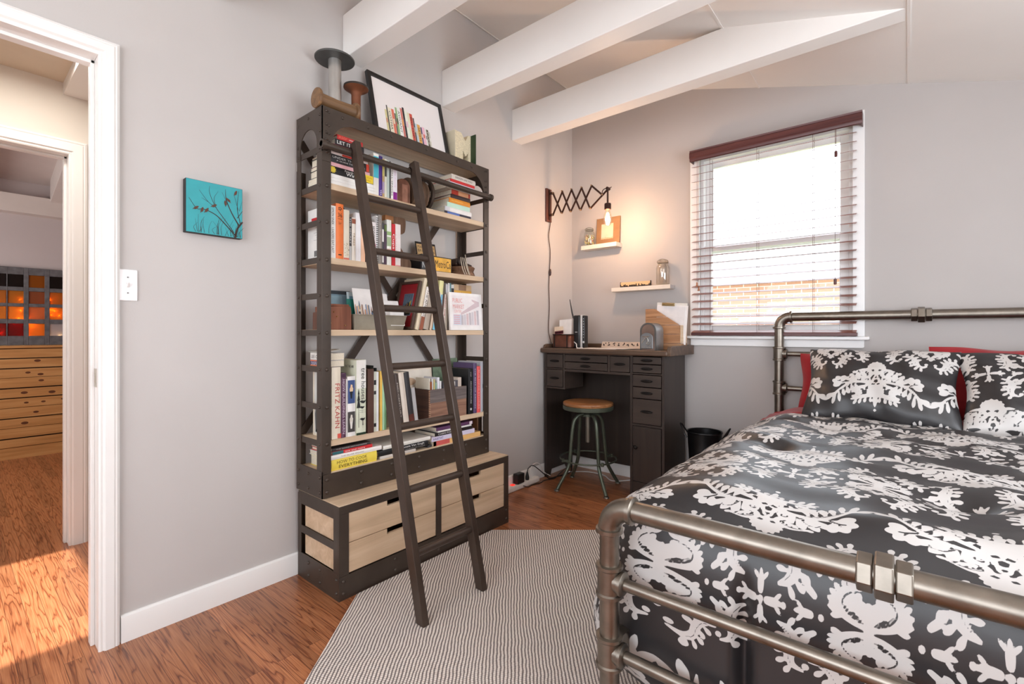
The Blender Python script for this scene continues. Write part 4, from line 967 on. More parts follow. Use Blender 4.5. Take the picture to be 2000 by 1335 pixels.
t = thing('price_tag', 'yellow sticky label with scribbled lettering on the left stack of the top shelf', 'label', (.2395, 1.285, z+.05))
B(((.2365, 1.262, z+.049), (.2380, 1.305, z+.083))).build('paper', cov((238, 208, 50)), t, smooth=0)
text('lettering', 'LEGAL\nBALL', ink((190, 130, 30)), t, (.2384, 1.284, z+.066), (0, 1, 0), (0, 0, 1), .032, .022)
book('purple book standing on the top shelf', 1.339, .019, z, .194, .16, (70, 40, 128), 'YES', (226, 216, 236), pos=.1, tf=.14, bands=[(.93, .99, (50, 30, 100))])
book('mustard and lilac striped slim book right of the purple one', 1.3585, .012, z, .186, .15, (188, 160, 110), hard=False, bands=[(.1, .4, (170, 150, 180)), (.55, .8, (200, 190, 110))])
book('slim ivory book with black ornaments, third upright on the top shelf', 1.371, .013, z, .188, .15, (216, 214, 200), hard=False, bands=[(.55, .8, (60, 62, 60))])
book('slim grey green book on the top shelf', 1.3845, .015, z, .186, .15, (186, 196, 188), hard=False)
book('slim black book left of the white ones on the top shelf', 1.400, .007, z, .184, .15, (30, 30, 34), hard=False)
book('white book with black lettering on the top shelf', 1.4075, .013, z, .182, .15, (234, 230, 226), 'SMALL SPACES', (40, 40, 44), hard=False, tf=.8)
book('white book with a purple foot, last upright book on the top shelf', 1.421, .024, z, .180, .15, (236, 230, 236), hard=False, bands=[(0, .22, (134, 30, 130))], lines=[('city living', .6, .5, .2, (200, 110, 170), 0)])
# rusty foundry mould block
rust = M('rusty_iron', (124, 82, 64), .8, .15, var=.35, scale=18, bump=.3, bscale=40)
t = thing('foundry_block', 'rust-brown arched block standing beside the books on the top shelf', 'wooden block', (.15, 1.505, z))
cy = 1.505; MB().prism([(.21, cy-.040, z), (.21, cy+.040, z), (.21, cy+.040, z+.095)]+[(.21, cy+.040*math.cos(a), z+.095+.034*math.sin(a)) for a in [PI*k/10 for k in range(1, 10)]]+[(.21, cy-.040, z+.095)], (-1, 0, 0), .11).build('block', rust, t, smooth=30, bevel=.003)
B(((.2101, cy-.012, z+.01), (.2125, cy+.022, z+.10))).build('worn_face', M('rust_light', (158, 112, 92), .8, var=.25, scale=30), t)
# cast wheel with holes, and drum
t = thing('iron_drum_wheel', 'dark iron drum with a pierced gear wheel on the top shelf behind the ladder', 'gear wheel', (.13, 1.66, z))
wr = M('cast_iron_brown', (74, 62, 54), .5, .6, var=.25, scale=20, bump=.15)
MB().lathe([(.070, 0), (.082, .004), (.082, .014), (.072, .018), (.072, .085), (.084, .089), (.084, .098), (.06, .10)], (.135, 1.570, z+.085), (0, 1, 0), 32).build('drum', M('drum_brown', (112, 88, 70), .5, .4, var=.25, scale=20), t)
m = MB(); yc, hole = 1.680, []
cxx, czz, ro = .135, z+.0935, .0935
# ring with round holes: outer annulus, hub, and webs between the holes
n = 48
for k in range(n):
    a0, a1 = 2*PI*k/n, 2*PI*(k+1)/n
    for r0, r1, th_ in ((.078, ro, .016), (.0, .034, .022)):
        m.prism([(cxx+r*math.cos(a), yc, czz+r*math.sin(a)) for r, a in ((r0, a0), (r1, a0), (r1, a1), (r0, a1)) if True], (0, 1, 0), th_) if r0 else m.prism([(cxx, yc, czz), (cxx+r1*math.cos(a0), yc, czz+r1*math.sin(a0)), (cxx+r1*math.cos(a1), yc, czz+r1*math.sin(a1))], (0, 1, 0), th_)
for k in range(6):
    c = 2*PI*(k+.5)/6; pts = []
    for j in range(9): a = c-PI/6+PI/3*j/8; 
    lo = [(cxx+.033*math.cos(a), yc+.003, czz+.033*math.sin(a)) for a in (c-.26, c, c+.26)]; hi = [(cxx+.079*math.cos(a), yc+.003, czz+.079*math.sin(a)) for a in (c+.24, c, c-.24)]
    m.prism(lo+hi, (0, 1, 0), .010)
m.build('gear_wheel', wr, t, smooth=30)
m = MB().tube([(cxx+.055*math.cos(a), 1.674, czz+.055*math.sin(a)) for a in [2*PI*k/30 for k in range(30)]], .006, 8, closed=True); m.build('chain', M('bright_chain', (190, 186, 180), .3, .9, var=.5, scale=160), t)
# right-hand stack of the first shelf (bottom to top)
zz = z
for lab, y0, H, T, col, kw in (
    ('slim dark paperback with a blue strip, lowest of the right stack, top shelf', 1.762, .205, .016, (46, 44, 60), dict(bands=[(.1, .55, (84, 110, 176))], hard=False)),
    ('white book second from the bottom of the right stack on the top shelf', 1.763, .207, .025, (236, 232, 228), dict(bands=[(0, .18, (206, 206, 210))])),
    ('mint green paperback in the right stack on the top shelf', 1.782, .176, .026, (192, 222, 204), dict(hard=False)),
    ('orange book with yellow lettering in the right stack on the top shelf', 1.795, .163, .027, (222, 142, 46), dict(lines=[('the Omnivore', .36, .55, .36, (246, 206, 110), 0)])),
    ('dark brown book under the red one in the right stack, top shelf', 1.815, .145, .022, (58, 44, 44), dict(yaw=-3)),
    ('red and cream patterned paperback in the right stack on the top shelf', 1.815, .145, .026, (172, 56, 40), dict(bands=[(.35, .9, (206, 150, 110))], hard=False)),
    ('grey paper-covered book behind the ladder rail in the right stack', 1.772, .19, .022, (186, 178, 166), dict(hard=False)),
    ('white and purple slim book in the right stack on the top shelf', 1.800, .195, .018, (222, 212, 226), dict(hard=False)),
    ('thin red book second from the top of the right stack, top shelf', 1.806, .19, .016, (196, 44, 46), dict()),
    ('pale grey hardback with black lettering topmost of the right stack', 1.812, .19, .028, (206, 198, 188), dict(lines=[('DESIGN LIKE YOU', .5, .7, .4, (70, 66, 66), 0)]))):
    book(lab, y0, T, zz, H, .150 if H < .18 else .165, col, horiz=True, xf=.232, **kw); zz += T+.0005

# --- third shelf
GROUP = 'books on the third shelf'
z = ZS[2]
t = thing('wooden_mould', 'brown weathered wooden mould with an angled top at the left end of the third shelf', 'wooden mould', (.13, 1.14, z))
mw = wood('mould_wood', (126, 76, 56), (154, 100, 76), .75, axis=2, freq=1.0, dark=.4)
y0_, y1_ = 1.082, 1.205
MB().prism([(.215, y0_, z), (.215, y1_, z), (.215, y1_, z+.088), (.215, y1_-.004, z+.108), (.215, y0_, z+.104)], (-1, 0, 0), .10).build('block', mw, t, smooth=0, bevel=.002)
MB().prism([(.115, y0_-.012, z), (.20, y0_-.012, z), (.20, y0_-.012, z+.045), (.165, y0_-.012, z+.082), (.118, y0_-.012, z+.078)], (0, 1, 0), .012).build('end_board', wood('mould_dark', (92, 60, 48), (112, 78, 62), .75, axis=2, freq=1.0, dark=.3), t, smooth=0, bevel=.002)
m = MB()
for a, b in ((.02, .03), (.05, .06), (.035, .08), (.09, .02)): m.rivet((.215, y0_+a, z+b), (1, 0, 0), .003)
m.build('nail', M('nail_brass', (186, 150, 90), .4, .8), t)
B(((.118, y0_+.01, z+.1065), (.213, y1_-.01, z+.116))).build('lid_board', mw, t, bevel=.002)
# loaf pan of cards
t = thing('loaf_pan', 'dull grey metal loaf pan holding upright cards on the third shelf', 'pan', (.13, 1.37, z))
zinc = M('dull_zinc', (158, 150, 134), .5, .4, var=.15, scale=12)
ya, yb, hz = 1.215, 1.512, .070
def quadwall(m, p): m.prism(p, Vector((0, 0, 0)), 1)
m = MB(); lo = [(.10, ya+.01, z+.001), (.205, ya+.01, z+.001), (.205, yb-.01, z+.001), (.10, yb-.01, z+.001)]; hi = [(.09, ya, z+hz), (.222, ya, z+hz), (.222, yb, z+hz), (.09, yb, z+hz)]
v0 = [m.bm.verts.new(p) for p in lo]; v1 = [m.bm.verts.new(p) for p in hi]
for i in range(4): m._f([v0[i], v0[(i+1) % 4], v1[(i+1) % 4], v1[i]])
m._f(v0[::-1])
m.build('pan_body', zinc, t, smooth=0, solid=.0025)
MB().tube(hi, .003, 8, closed=True).build('rolled_rim', zinc, t)
def card(label, y0, w, z0, h, x, tilt, col, cat='card', name='card', yaw=0, thick=.0012):
    mt = Matrix.Translation((x, y0, z0)) @ Matrix.Rotation(R(yaw), 4, 'Z') @ Matrix.Rotation(R(-tilt), 4, 'Y')
    t = thing(name, label, cat, (x, y0+w/2, z0), 'cards in the loaf pan' if cat == 'card' else None)
    m = MB(mt).box((-thick, 0, 0), (0, w, h)); m.build('paper', col if not isinstance(col, tuple) else cov(col), t, smooth=0)
    return t, mt
def patch(t, mt, name, y0, y1, z0, z1, col, x=.0003):
    return MB(mt).box((0, y0, z0), (x, y1, z1)).build(name, cov(col), t, smooth=0)
def poly(t, mt, name, pts, col, x=.0004):
    return MB(mt).prism([(0, a, b) for a, b in pts], (1, 0, 0), x).build(name, cov(col), t, smooth=0)
zc = z+.012
t, mt = card('dark steel-blue framed photo leaning at the back of the loaf pan', 1.172, .135, z+.005, .190, .062, 9, (44, 50, 56), 'photo', 'framed_photo', thick=.006)
patch(t, mt, 'photo', .008, .127, .03, .172, (112, 138, 150)); patch(t, mt, 'photo_sky', .02, .09, .10, .165, (136, 160, 170), .0006)
t, mt = card('teal folder card in the loaf pan behind the city drawing', 1.240, .09, zc, .140, .138, 10, (40, 122, 108), thick=.004)
t, mt = card('pale blue printed card in the loaf pan behind the city drawing', 1.252, .07, zc, .175, .124, 10, (202, 216, 220)); patch(t, mt, 'blue_print', .012, .05, .12, .155, (120, 160, 180))
t, mt = card('white card with a drawn city skyline in front in the loaf pan', 1.262, .112, zc, .196, .172, 14, (238, 232, 228))
rng = random.Random(5)
for k in range(15):
    y0_ = .003+k*.0071; hh = .062+rng.random()*.055; c = ((206, 150, 110), (150, 160, 180), (222, 186, 150), (120, 128, 140), (230, 206, 176), (160, 130, 116), (206, 200, 196))[k % 7]
    poly(t, mt, 'drawn_tower', [(y0_, .03), (y0_+.0085, .03), (y0_+.0085, hh), (y0_+.005, hh+.004+.016*(k % 3 == 0)), (y0_+.0035, hh+.004+.016*(k % 3 == 0)), (y0_, hh)], c, .0003+.0001*(k % 3))
for k in range(16): yy = .006+rng.random()*.09; zz_ = .02+rng.random()*.06; patch(t, mt, 'drawn_crowd', yy, yy+.007, zz_, zz_+.011, ((44, 46, 52), (220, 214, 210), (90, 110, 140))[k % 3], .0012)
poly(t, mt, 'drawn_car', [(.05, .02), (.108, .02), (.108, .045), (.095, .06), (.07, .058), (.052, .04)], (36, 52, 84), .0015)
t, mt = card('white card with a small street drawing in the loaf pan, right of the ladder rail', 1.385, .085, zc, .178, .150, 12, (240, 236, 234))
for k in range(6): patch(t, mt, 'drawn_street', .012+k*.011, .02+k*.011, .06, .085+.012*(k % 3), ((170, 130, 90), (120, 130, 150), (70, 70, 80))[k % 3])
t, mt = card('blank white card lying low at the right end of the loaf pan', 1.418, .092, zc+.02, .125, .195, 20, (242, 238, 236))
t, mt = card('blank white envelope lowest in front in the loaf pan', 1.425, .085, zc+.01, .075, .212, 8, (240, 236, 232), 'envelope', 'envelope')
# red matted picture leaning against the books
t = thing('framed_picture', 'small red-matted picture in a dark wood frame leaning on the third shelf', 'picture', (.10, 1.62, z))
fm_ = Matrix.Translation((.055, 1.540, z+.004)) @ Matrix.Rotation(R(-13.2), 4, 'X') @ Matrix.Rotation(R(-90), 4, 'Z')
fr = M('frame_brown', (74, 52, 40), .45, var=.2)
m = MB(fm_); w_, h_, b_w = .172, .262, .014
for lo, hi in (((-.012, 0, 0), (.004, b_w, h_)), ((-.012, w_-b_w, 0), (.004, w_, h_)), ((-.012, b_w, 0), (.004, w_-b_w, b_w)), ((-.012, b_w, h_-b_w), (.004, w_-b_w, h_))): m.box(lo, hi)
m.build('frame', fr, t, bevel=.002)
MB(fm_).box((-.010, b_w, b_w), (-.004, w_-b_w, h_-b_w)).build('red_mat', cov((148, 26, 34)), t, smooth=0)
MB(fm_).box((-.0045, .055, .075), (-.0030, .132, .195)).build('print', cov((110, 132, 150)), t, smooth=0)
for k in range(7): MB(fm_).prism([(-.0029, .057+k*.0105, .135), (-.0029, .062+k*.0105, .135), (-.0029, .066+k*.0098, .193), (-.0029, .060+k*.0098, .193)], (1, 0, 0), .0004).build('print_stripe', cov((62, 76, 92)), t)
for pts, c in (([(.06, .078), (.13, .078), (.13, .13), (.10, .15), (.075, .13)], (40, 34, 32)), ([(.09, .08), (.125, .08), (.122, .10), (.092, .10)], (176, 172, 60)), ([(.108, .115), (.118, .118), (.122, .158), (.112, .15)], (206, 176, 60)), ([(.064, .08), (.08, .08), (.098, .14), (.09, .142)], (172, 110, 76))):
    MB(fm_).prism([(-.0026, a, b) for a, b in pts], (1, 0, 0), .0006).build('print_figure', cov(c), t, smooth=0)
# leaning books: pivot right, tops leaning right
for lab, y1, T, H, col, lean, kw in (
    ('cream hardback leaning against the red-matted picture, third shelf', 1.580, .020, .278, (222, 206, 178), 13, dict()),
    ('white leaning book with heavy black capitals, third shelf', 1.606, .022, .232, (234, 226, 218), 13, dict(lines=[('THE AMONG', .62, .62, .56, (40, 34, 34), 0)], bands=[(0, .3, (150, 86, 60))])),
    ('grey-beige leaning book right of the one with black capitals, third shelf', 1.645, .034, .215, (172, 158, 142), 12.5, dict()),
    ('slim tan leaning book left of the ladder rail, third shelf', 1.668, .013, .205, (214, 192, 168), 12, dict(hard=False)),
    ('leaning book with a sky blue foot by the ladder rail, third shelf', 1.698, .022, .205, (216, 214, 206), 11, dict(hard=False, bands=[(0, .4, (106, 186, 216))]))):
    book(lab, y1-T, T, z, H, .17, col, lean=lean, xf=.232, **kw)
bk = book('tall pale yellow book with a blue emblem right of the ladder rail, third shelf', 1.710, .029, z, .272, .17, (226, 222, 160), lean=7, xf=.215, bands=[(.45, .72, (126, 184, 206)), (.2, .42, (226, 224, 220))], lines=[('B', .58, .06, .6, (44, 86, 150), 0)])
book('dark brown leaning book right of the ladder rail, third shelf', 1.752, .014, z, .200, .16, (86, 58, 50), lean=6, xf=.205)
book('white leaning paperback with red lettering right of the ladder rail, third shelf', 1.767, .018, z, .200, .16, (228, 216, 206), 'INTO THE CITY', (176, 60, 60), lean=6, xf=.205, hard=False, tf=.8)
book('plain oatmeal leaning paperback left of the market picture, third shelf', 1.787, .015, z, .190, .16, (206, 194, 178), lean=6, xf=.205, hard=False)
book('slim grey book standing behind the market picture, first of four', 1.822, .016, z, .262, .13, (206, 204, 206), xf=.175, hard=False)
book('slim white book standing behind the market picture, second of four', 1.839, .014, z, .268, .13, (230, 228, 226), xf=.175, hard=False)
book('slim teal book standing behind the market picture, third of four', 1.854, .009, z, .270, .13, (110, 150, 156), xf=.175, hard=False)
book('black and white book standing behind the market picture, last of four', 1.864, .022, z, .262, .13, (220, 218, 214), xf=.175, hard=False, bands=[(.55, .92, (28, 28, 30))])
zz = z
for lab, T, col, kw in (('white book lowest of the stack hidden behind the market picture', .160, (226, 220, 210), dict(name='book_box')), ('white paperback under the yellow one behind the market picture', .034, (232, 230, 224), dict()), ('yellow and orange paperback in the stack behind the market picture', .038, (232, 180, 80), dict(lines=[('VACA', .4, .36, .42, (176, 100, 40), 0)])), ('tan and brown paperback topmost of the stack behind the market picture', .034, (206, 176, 140), dict(bands=[(.3, .7, (150, 116, 90))]))):
    nm = kw.pop('name', 'book')
    book(lab, 1.888, T, zz, .150, .12, col, horiz=True, hard=False, xf=.165, name='book', **kw); zz += T+.0005
# little easel-backed market picture
t, mt = card('white-framed picture of a public market in pink and grey leaning on the third shelf', 1.796, .258, z+.001, .212, .244, 4, (240, 236, 234), 'picture', 'market_picture', thick=.012)
patch(t, mt, 'print', .022, .238, .022, .196, (234, 228, 228)); 
text('lettering', 'PUBLIC\nMARKET', ink((224, 150, 144)), t, (.0011, .068, .150), (0, 1, 0), (0, 0, 1), .088, .058, mt)
text('lettering', 'CENTER', ink((226, 164, 158)), t, (.0011, .060, .106), (0, 1, 0), (0, 0, 1), .055, .016, mt)
poly(t, mt, 'drawn_roof', [(.085, .085), (.235, .140), (.235, .165), (.175, .178), (.178, .168), (.20, .158), (.085, .098)], (206, 186, 190), .0007)
for k in range(7): patch(t, mt, 'drawn_stall', .085+k*.021, .101+k*.021, .03, .085+.005*k, ((190, 182, 188), (206, 200, 206), (214, 190, 192))[k % 3], .0008)
patch(t, mt, 'drawn_street', .026, .084, .03, .088, (200, 208, 222), .0008)
for k in range(5): patch(t, mt, 'drawn_awning', .028, .075, .036+k*.011, .041+k*.011, (222, 170, 176), .0011)
t2 = t

# --- fourth shelf
GROUP = 'books on the fourth shelf'
z = ZS[3]
def back_kahn(t, W, mt):
    plate(t, 'cover_picture', W, .01, .30, .012, .150, (222, 220, 214))
    for pts in ([(.025, .02), (.06, .06), (.09, .15), (.10, .29), (.07, .29), (.05, .2), (.02, .1)], [(.07, .02), (.10, .05), (.12, .12), (.115, .2), (.10, .1)], [(.085, .17), (.11, .2), (.10, .23), (.085, .2)]):
        MB().prism([W(-.0008, h, d) for d, h in [(.165-a, b) for a, b in pts]], (0, 1, 0), .0003).build('drawn_roots', cov((96, 94, 92)), t, smooth=0)
    plate(t, 'bar_code', W, .016, .036, .115, .14, (246, 246, 244))
bk = book('tall cream book with thin red capitals, leftmost on the fourth shelf', 1.096, .043, z, .318, .165, (232, 222, 202), back=back_kahn, lines=[('FRITZ KAHN', .46, .62, .50, (178, 62, 52), .1)])
B(((.2392, 1.122, z+.002), (.2397, 1.1385, z+.022))).build('spine_label', cov((214, 90, 76)), bk)
# two paperbacks on top, spines to the side
for lab, z0, T, col, s, tc in (('white crime paperback topmost across the tall cream book, spine to the left side', .0295, .031, (232, 228, 222), 'LEE CHILD', (50, 48, 50)), ('blue and orange paperback lying across the tall cream book under the white one', 0, .029, (58, 54, 110), 'DISPATCH', (232, 230, 236))):
    zb = z+.319+z0; t = thing('book', lab, 'book', (.15, 1.13, zb), GROUP)
    x0, x1, ya, yb = .085, .225, 1.077, 1.162
    B(((x0, ya, zb), (x1, yb, zb+.0008)), ((x0, ya, zb+T-.0008), (x1, yb, zb+T)), ((x0, ya-.0012, zb), (x1, ya+.0006, zb+T))).build('cover', cov(col), t)
    B(((x0+.001, ya+.001, zb+.001), (x1-.0005, yb-.0005, zb+T-.001))).build('pages', pagem, t)
    if T < .03:
        B(((x0, ya-.0018, zb+.001), (x1, ya-.0012, zb+.007)), ((x0, ya-.0018, zb+T-.006), (x1, ya-.0012, zb+T-.001))).build('spine_band', cov((232, 130, 92)), t)
    else: MB().lathe([(.001, 0), (.009, .0001), (.009, .0006), (.001, .0007)], (.165, ya-.0012, zb+T*.62), (0, -1, 0), 16).build('red_spot', cov((206, 50, 50)), t)
    text('title', s, ink(tc), t, (.145, ya-.0021, zb+T*.46), (1, 0, 0), (0, 0, 1), .10, .014)
t = thing('booklet', 'open grey booklet lying loose on top of the crime paperbacks', 'booklet', (.12, 1.14, z+.381))
MB(Matrix.Translation((0, 1.085, z+.381)) @ Matrix.Rotation(R(9), 4, 'X')).box((.05, 0, 0), (.2, .075, .004)).build('pages', cov((196, 190, 180)), t)
book('mottled purple book with white lettering right of the tall cream book', 1.1405, .022, z, .290, .16, (96, 62, 84), 'HOW BUILDINGS LEARN', (206, 190, 206), tf=.84, pos=.48, bands=[(.93, .99, (70, 40, 64))], xf=.238)
def back_tree(t, W, mt):
    plate(t, 'cover_top', W, .215, .34, .004, .19, (240, 236, 230)); plate(t, 'cover_bottom', W, .004, .215, .004, .19, (206, 218, 186))
t = thing('booklet', 'slim white booklet with two photographs in front of the tree book, fourth shelf', 'booklet', (.2, 1.185, z))
B(((.08, 1.1640, z), (.236, 1.1690, z+.262))).build('cover', cov((234, 230, 226)), t)
bk = book('large pale green book with black trees and the words tree houses, fourth shelf', 1.212, .050, z, .345, .19, (222, 226, 204), xf=.243, bands=[(.62, .999, (240, 238, 232)), (0, .03, (40, 60, 40))], back=None)
text('title', 'tree houses', ink((60, 60, 58)), bk, (.2477, 1.247, z+.235), (0, 0, -1), (0, 1, 0), .145, .022)
text('title', 'IN THE AIR', ink((90, 86, 84)), bk, (.19, 1.2105, z+.315), (1, 0, 0), (0, 0, 1), .07, .012)
# drawn trees on the spine
def tree(y, zb_, h, w):
    MB().prism([(.2476, y+a*w, zb_+b*h) for a, b in ((-.08, 0), (.08, 0), (.08, .28), (1, .28), (.4, .55), (.75, .55), (.25, .78), (.5, .78), (0, 1), (-.5, .78), (-.25, .78), (-.75, .55), (-.4, .55), (-1, .28), (-.08, .28))], (1, 0, 0), .0003).build('drawn_tree', ink((34, 36, 34)), bk, smooth=0)
tree(1.222, z+.09, .125, .0095); tree(1.244, z+.03, .05, .002)
for zb_, s in ((.150, 1), (.125, .8), (.070, .9)):
    MB().prism([(.2476, 1.226+a*s, z+zb_+b*s) for a, b in ((0, .004), (.012, .009), (.024, .006), (.033, .009), (.030, .0), (.022, -.006), (.012, -.004), (.006, .001))], (1, 0, 0), .0003).build('drawn_branch', ink((34, 36, 34)), bk, smooth=0)
B(((.2476, 1.2215, z+.035), (.2479, 1.2235, z+.1))).build('drawn_trunk', ink((34, 36, 34)), bk)
B(((.2476, 1.225, z+.103), (.2478, 1.258, z+.104)), ((.2476, 1.225, z+.112), (.2478, 1.258, z+.113)), ((.2476, 1.240, z+.10), (.2478, 1.2408, z+.118))).build('drawn_bridge', ink((120, 124, 112)), bk)
# photographs on the booklet
t = [o for o in C.objects if o.get('label', '').startswith('slim white booklet')][0]
B(((.2362, 1.1700, z+.05), (.2364, 1.206, z+.06))).build('x', cov((234, 230, 226)), t); bpy.data.objects.remove(C.objects['x'])
bk = book('white picture book with a blue photo and a black one on its spine, fourth shelf', 1.1702, .040, z, .272, .15, (234, 230, 226), xf=.238, hard=True)
B(((.2400, 1.172, z+.150), (.2426, 1.2055, z+.255))).build('blue_photo', cov((62, 82, 132)), bk); B(((.2400, 1.172, z+.020), (.2426, 1.2055, z+.112))).build('dark_photo', cov((70, 66, 64)), bk)
for zb_, c1, c2 in ((.172, (226, 196, 160), (24, 24, 30)), (.035, (222, 216, 206), (232, 228, 222))):
    m = MB(); m.prism([(.2427, 1.188+a, z+zb_+b) for a, b in ((-.004, 0), (.003, .0), (.005, .02), (.007, .032), (-.008, .032), (-.006, .018))], (1, 0, 0), .0003); m.build('figure_dress', cov(c2), bk, smooth=0)
    m = MB(); m.prism([(.2427, 1.188+a, z+zb_+b) for a, b in ((-.008, .032), (.007, .032), (.009, .045), (.005, .052), (.005, .062), (-.003, .064), (-.005, .052), (-.009, .044))], (1, 0, 0), .0003); m.build('figure_head', cov(c1), bk, smooth=0)
book('dark brown leather album right of the tree book', 1.2705, .034, z, .300, .18, (72, 48, 40), xf=.243, bands=[(0, 1, (82, 54, 44))])
book('black folder right of the leather album', 1.3055, .004, z, .315, .18, (30, 34, 34), hard=False)
book('green-black folder behind the left ladder rail, fourth shelf', 1.338, .006, z, .30, .16, (24, 40, 40), hard=False, xf=.21)
book('slim pale book with black arrow marks left of the ladder rail, fourth shelf', 1.3105, .014, z, .285, .17, (218, 220, 204), hard=False, bands=[(.78, .86, (40, 40, 40)), (.62, .68, (50, 50, 50)), (.08, .14, (30, 30, 30))])
book('slim white book left of the yellow one behind the ladder rail, fourth shelf', 1.325, .012, z, .284, .17, (232, 234, 232), hard=False)
book('slim golden yellow book behind the left ladder rail, fourth shelf', 1.3455, .012, z, .286, .17, (230, 190, 90), hard=False)
book('slim mint book behind the left ladder rail, fourth shelf', 1.358, .012, z, .272, .17, (168, 206, 170), hard=False)
book('slim green book behind the left ladder rail, fourth shelf', 1.3705, .010, z, .27, .17, (110, 150, 110), hard=False)
for lab, y0, T, H, col, lean, kw in (
    ('black-edged slim cream sketchbook leaning left, first right of the ladder rail on the fourth shelf', 1.436, .018, .235, (228, 216, 188), -8, dict(bands=[(.5, .86, (60, 52, 46))])),
    ('dark brown leaning book with white lettering on the fourth shelf', 1.462, .020, .268, (72, 60, 54), -8, dict(lines=[('MID-CENTURY', .5, .66, .3, (214, 206, 196), 0)])),
    ('thick ivory book leaning left on the fourth shelf', 1.486, .032, .272, (222, 210, 196), -8, dict()),
    ('charcoal book with a rusty foot leaning left on the fourth shelf', 1.521, .030, .272, (52, 50, 52), -8, dict(bands=[(.0, .2, (96, 50, 40))])),
    ('grey picture frame edge leaning left beside the wooden box, fourth shelf', 1.555, .022, .19, (186, 184, 184), -8, dict(hard=False))):
    book(lab, y0, T, z, H, .16, col, lean=lean, xf=.238, **kw)
t = thing('framed_photo', 'pale frame with a light face leaning at the back behind the wooden box, fourth shelf', 'picture', (.05, 1.64, z))
fmx = Matrix.Translation((.085, 1.56, z)) @ Matrix.Rotation(R(-7), 4, 'Y')
MB(fmx).box((-.006, 0, 0), (0, .26, .275)).build('board', cov((226, 210, 192)), t); MB(fmx).box((0, .012, .012), (.001, .248, .263)).build('picture_face', cov((232, 222, 208)), t)
MB(fmx).prism([(.0012, .09+.05*math.cos(a), .20+.022*math.sin(a)) for a in [2*PI*k/20 for k in range(20)]], (1, 0, 0), .0004).build('printed_arc', cov((206, 176, 146)), t)
# finger-jointed wooden box of discs and papers
t = thing('wooden_box', 'old finger-jointed wooden box full of papers and disc cases on the fourth shelf', 'box', (.15, 1.77, z))
bw = wood('box_front_wood', (128, 92, 74), (164, 126, 104), .7, axis=1, freq=1.1, dark=.35); bd = wood('box_side_wood', (72, 46, 36), (92, 62, 48), .7, axis=0, freq=1.1, dark=.3)
bx0, bx1, by0, by1, bh = .075, .236, 1.655, 1.925, .165
B(((bx1-.010, by0, z), (bx1, by1, z+bh))).build('box_front', bw, t)
B(((bx1, by0+.0, z+.095), (bx1+.0008, by1, z+bh))).build('stencil_band', wood('box_grey_paint', (98, 88, 86), (126, 114, 110), .8, axis=1, freq=2, dark=.3), t)
B(((bx0, by0, z), (bx1-.010, by0+.010, z+bh))).build('box_side', bd, t); B(((bx0, by1-.010, z), (bx1-.010, by1, z+bh))).build('box_side', bd, t)
B(((bx0, by0+.010, z), (bx0+.010, by1-.010, z+bh)), ((bx0+.010, by0+.010, z), (bx1-.010, by1-.010, z+.008))).build('box_back', bd, t)
m = MB()
for k in range(14): m.box((bx1-.0096, by0-.0006, z+.004+k*.0116), (bx1+.0006, by0+.004, z+.0095+k*.0116))
m.build('finger_joint', M('joint_light', (176, 140, 110), .7), t)
rng = random.Random(11)
for k, (yy, w_, h_, c, lab) in enumerate(((1.668, .004, .225, (232, 224, 206), 'cream folder in the wooden box, at its left end'), (1.676, .010, .205, (150, 84, 50), 'russet tape case in the wooden box, at its left end'), (1.690, .005, .222, (226, 232, 232), 'white sleeve in the wooden box right of the russet case'), (1.700, .008, .218, (206, 190, 130), 'straw coloured card in the wooden box'), (1.712, .010, .20, (150, 178, 160), 'sage green card in the wooden box'), (1.726, .014, .226, (226, 226, 234), 'white plastic wallet in the wooden box'), (1.744, .010, .205, (232, 230, 228), 'white disc case in the wooden box left of the ladder rail'))):
    t3 = thing('disc_case', lab, 'case', (.16, yy, z+.01), 'papers and cases in the wooden box'); B(((.10, yy, z+.010), (.215, yy+w_, z+h_))).build('case', cov(c), t3, bevel=.001)
t3 = thing('cassette_case', 'silver-labelled cassette case standing in the front of the wooden box', 'case', (.21, 1.79, z+.01))
B(((.2, 1.764, z+.010), (.222, 1.872, z+.202))).build('case', cov((84, 82, 88)), t3, bevel=.001); B(((.2221, 1.772, z+.172), (.2228, 1.85, z+.196))).build('paper_label', cov((206, 202, 196)), t3); B(((.2229, 1.782, z+.178), (.2233, 1.835, z+.191))).build('tape_window', cov((70, 70, 66)), t3)
t3 = thing('paper_bundle', 'tied bundle of beige papers at the right end of the wooden box', 'papers', (.17, 1.89, z+.01)); B(((.12, 1.876, z+.010), (.215, 1.905, z+.215))).build('paper', cov((206, 192, 178)), t3)
# right-hand uprights
bk = book('large black book with its cover to the room beside the wooden box, fourth shelf', 1.938, .040, z, .262, .215, (28, 28, 30), xf=.238, lines=[('ARCHITECTURE', .48, .5, .22, (206, 204, 202), 0), ('vol', .88, .1, .2, (220, 218, 216), 0)])
MB().lathe([(.001, 0), (.007, 0), (.007, .0004), (.001, .0004)], (.2405, 1.958, z+.028), (1, 0, 0), 16).build('publisher_mark', ink((206, 204, 202)), bk)
t = thing('print_board', 'green landscape print standing at the back behind the large black book', 'picture', (.06, 1.95, z))
MB(Matrix.Translation((.05, 1.845, z)) @ Matrix.Rotation(R(-3), 4, 'Y')).box((-.004, 0, 0), (0, .20, .315)).build('board', M('green_landscape', (104, 122, 100), .6, var=.45, scale=22), t)
book('purple book with white lettering right of the large black book', 1.9795, .028, z, .292, .17, (88, 70, 106), 'THE BEST OF DESIGN', (220, 214, 226), tf=.8, th=.26, xf=.238)
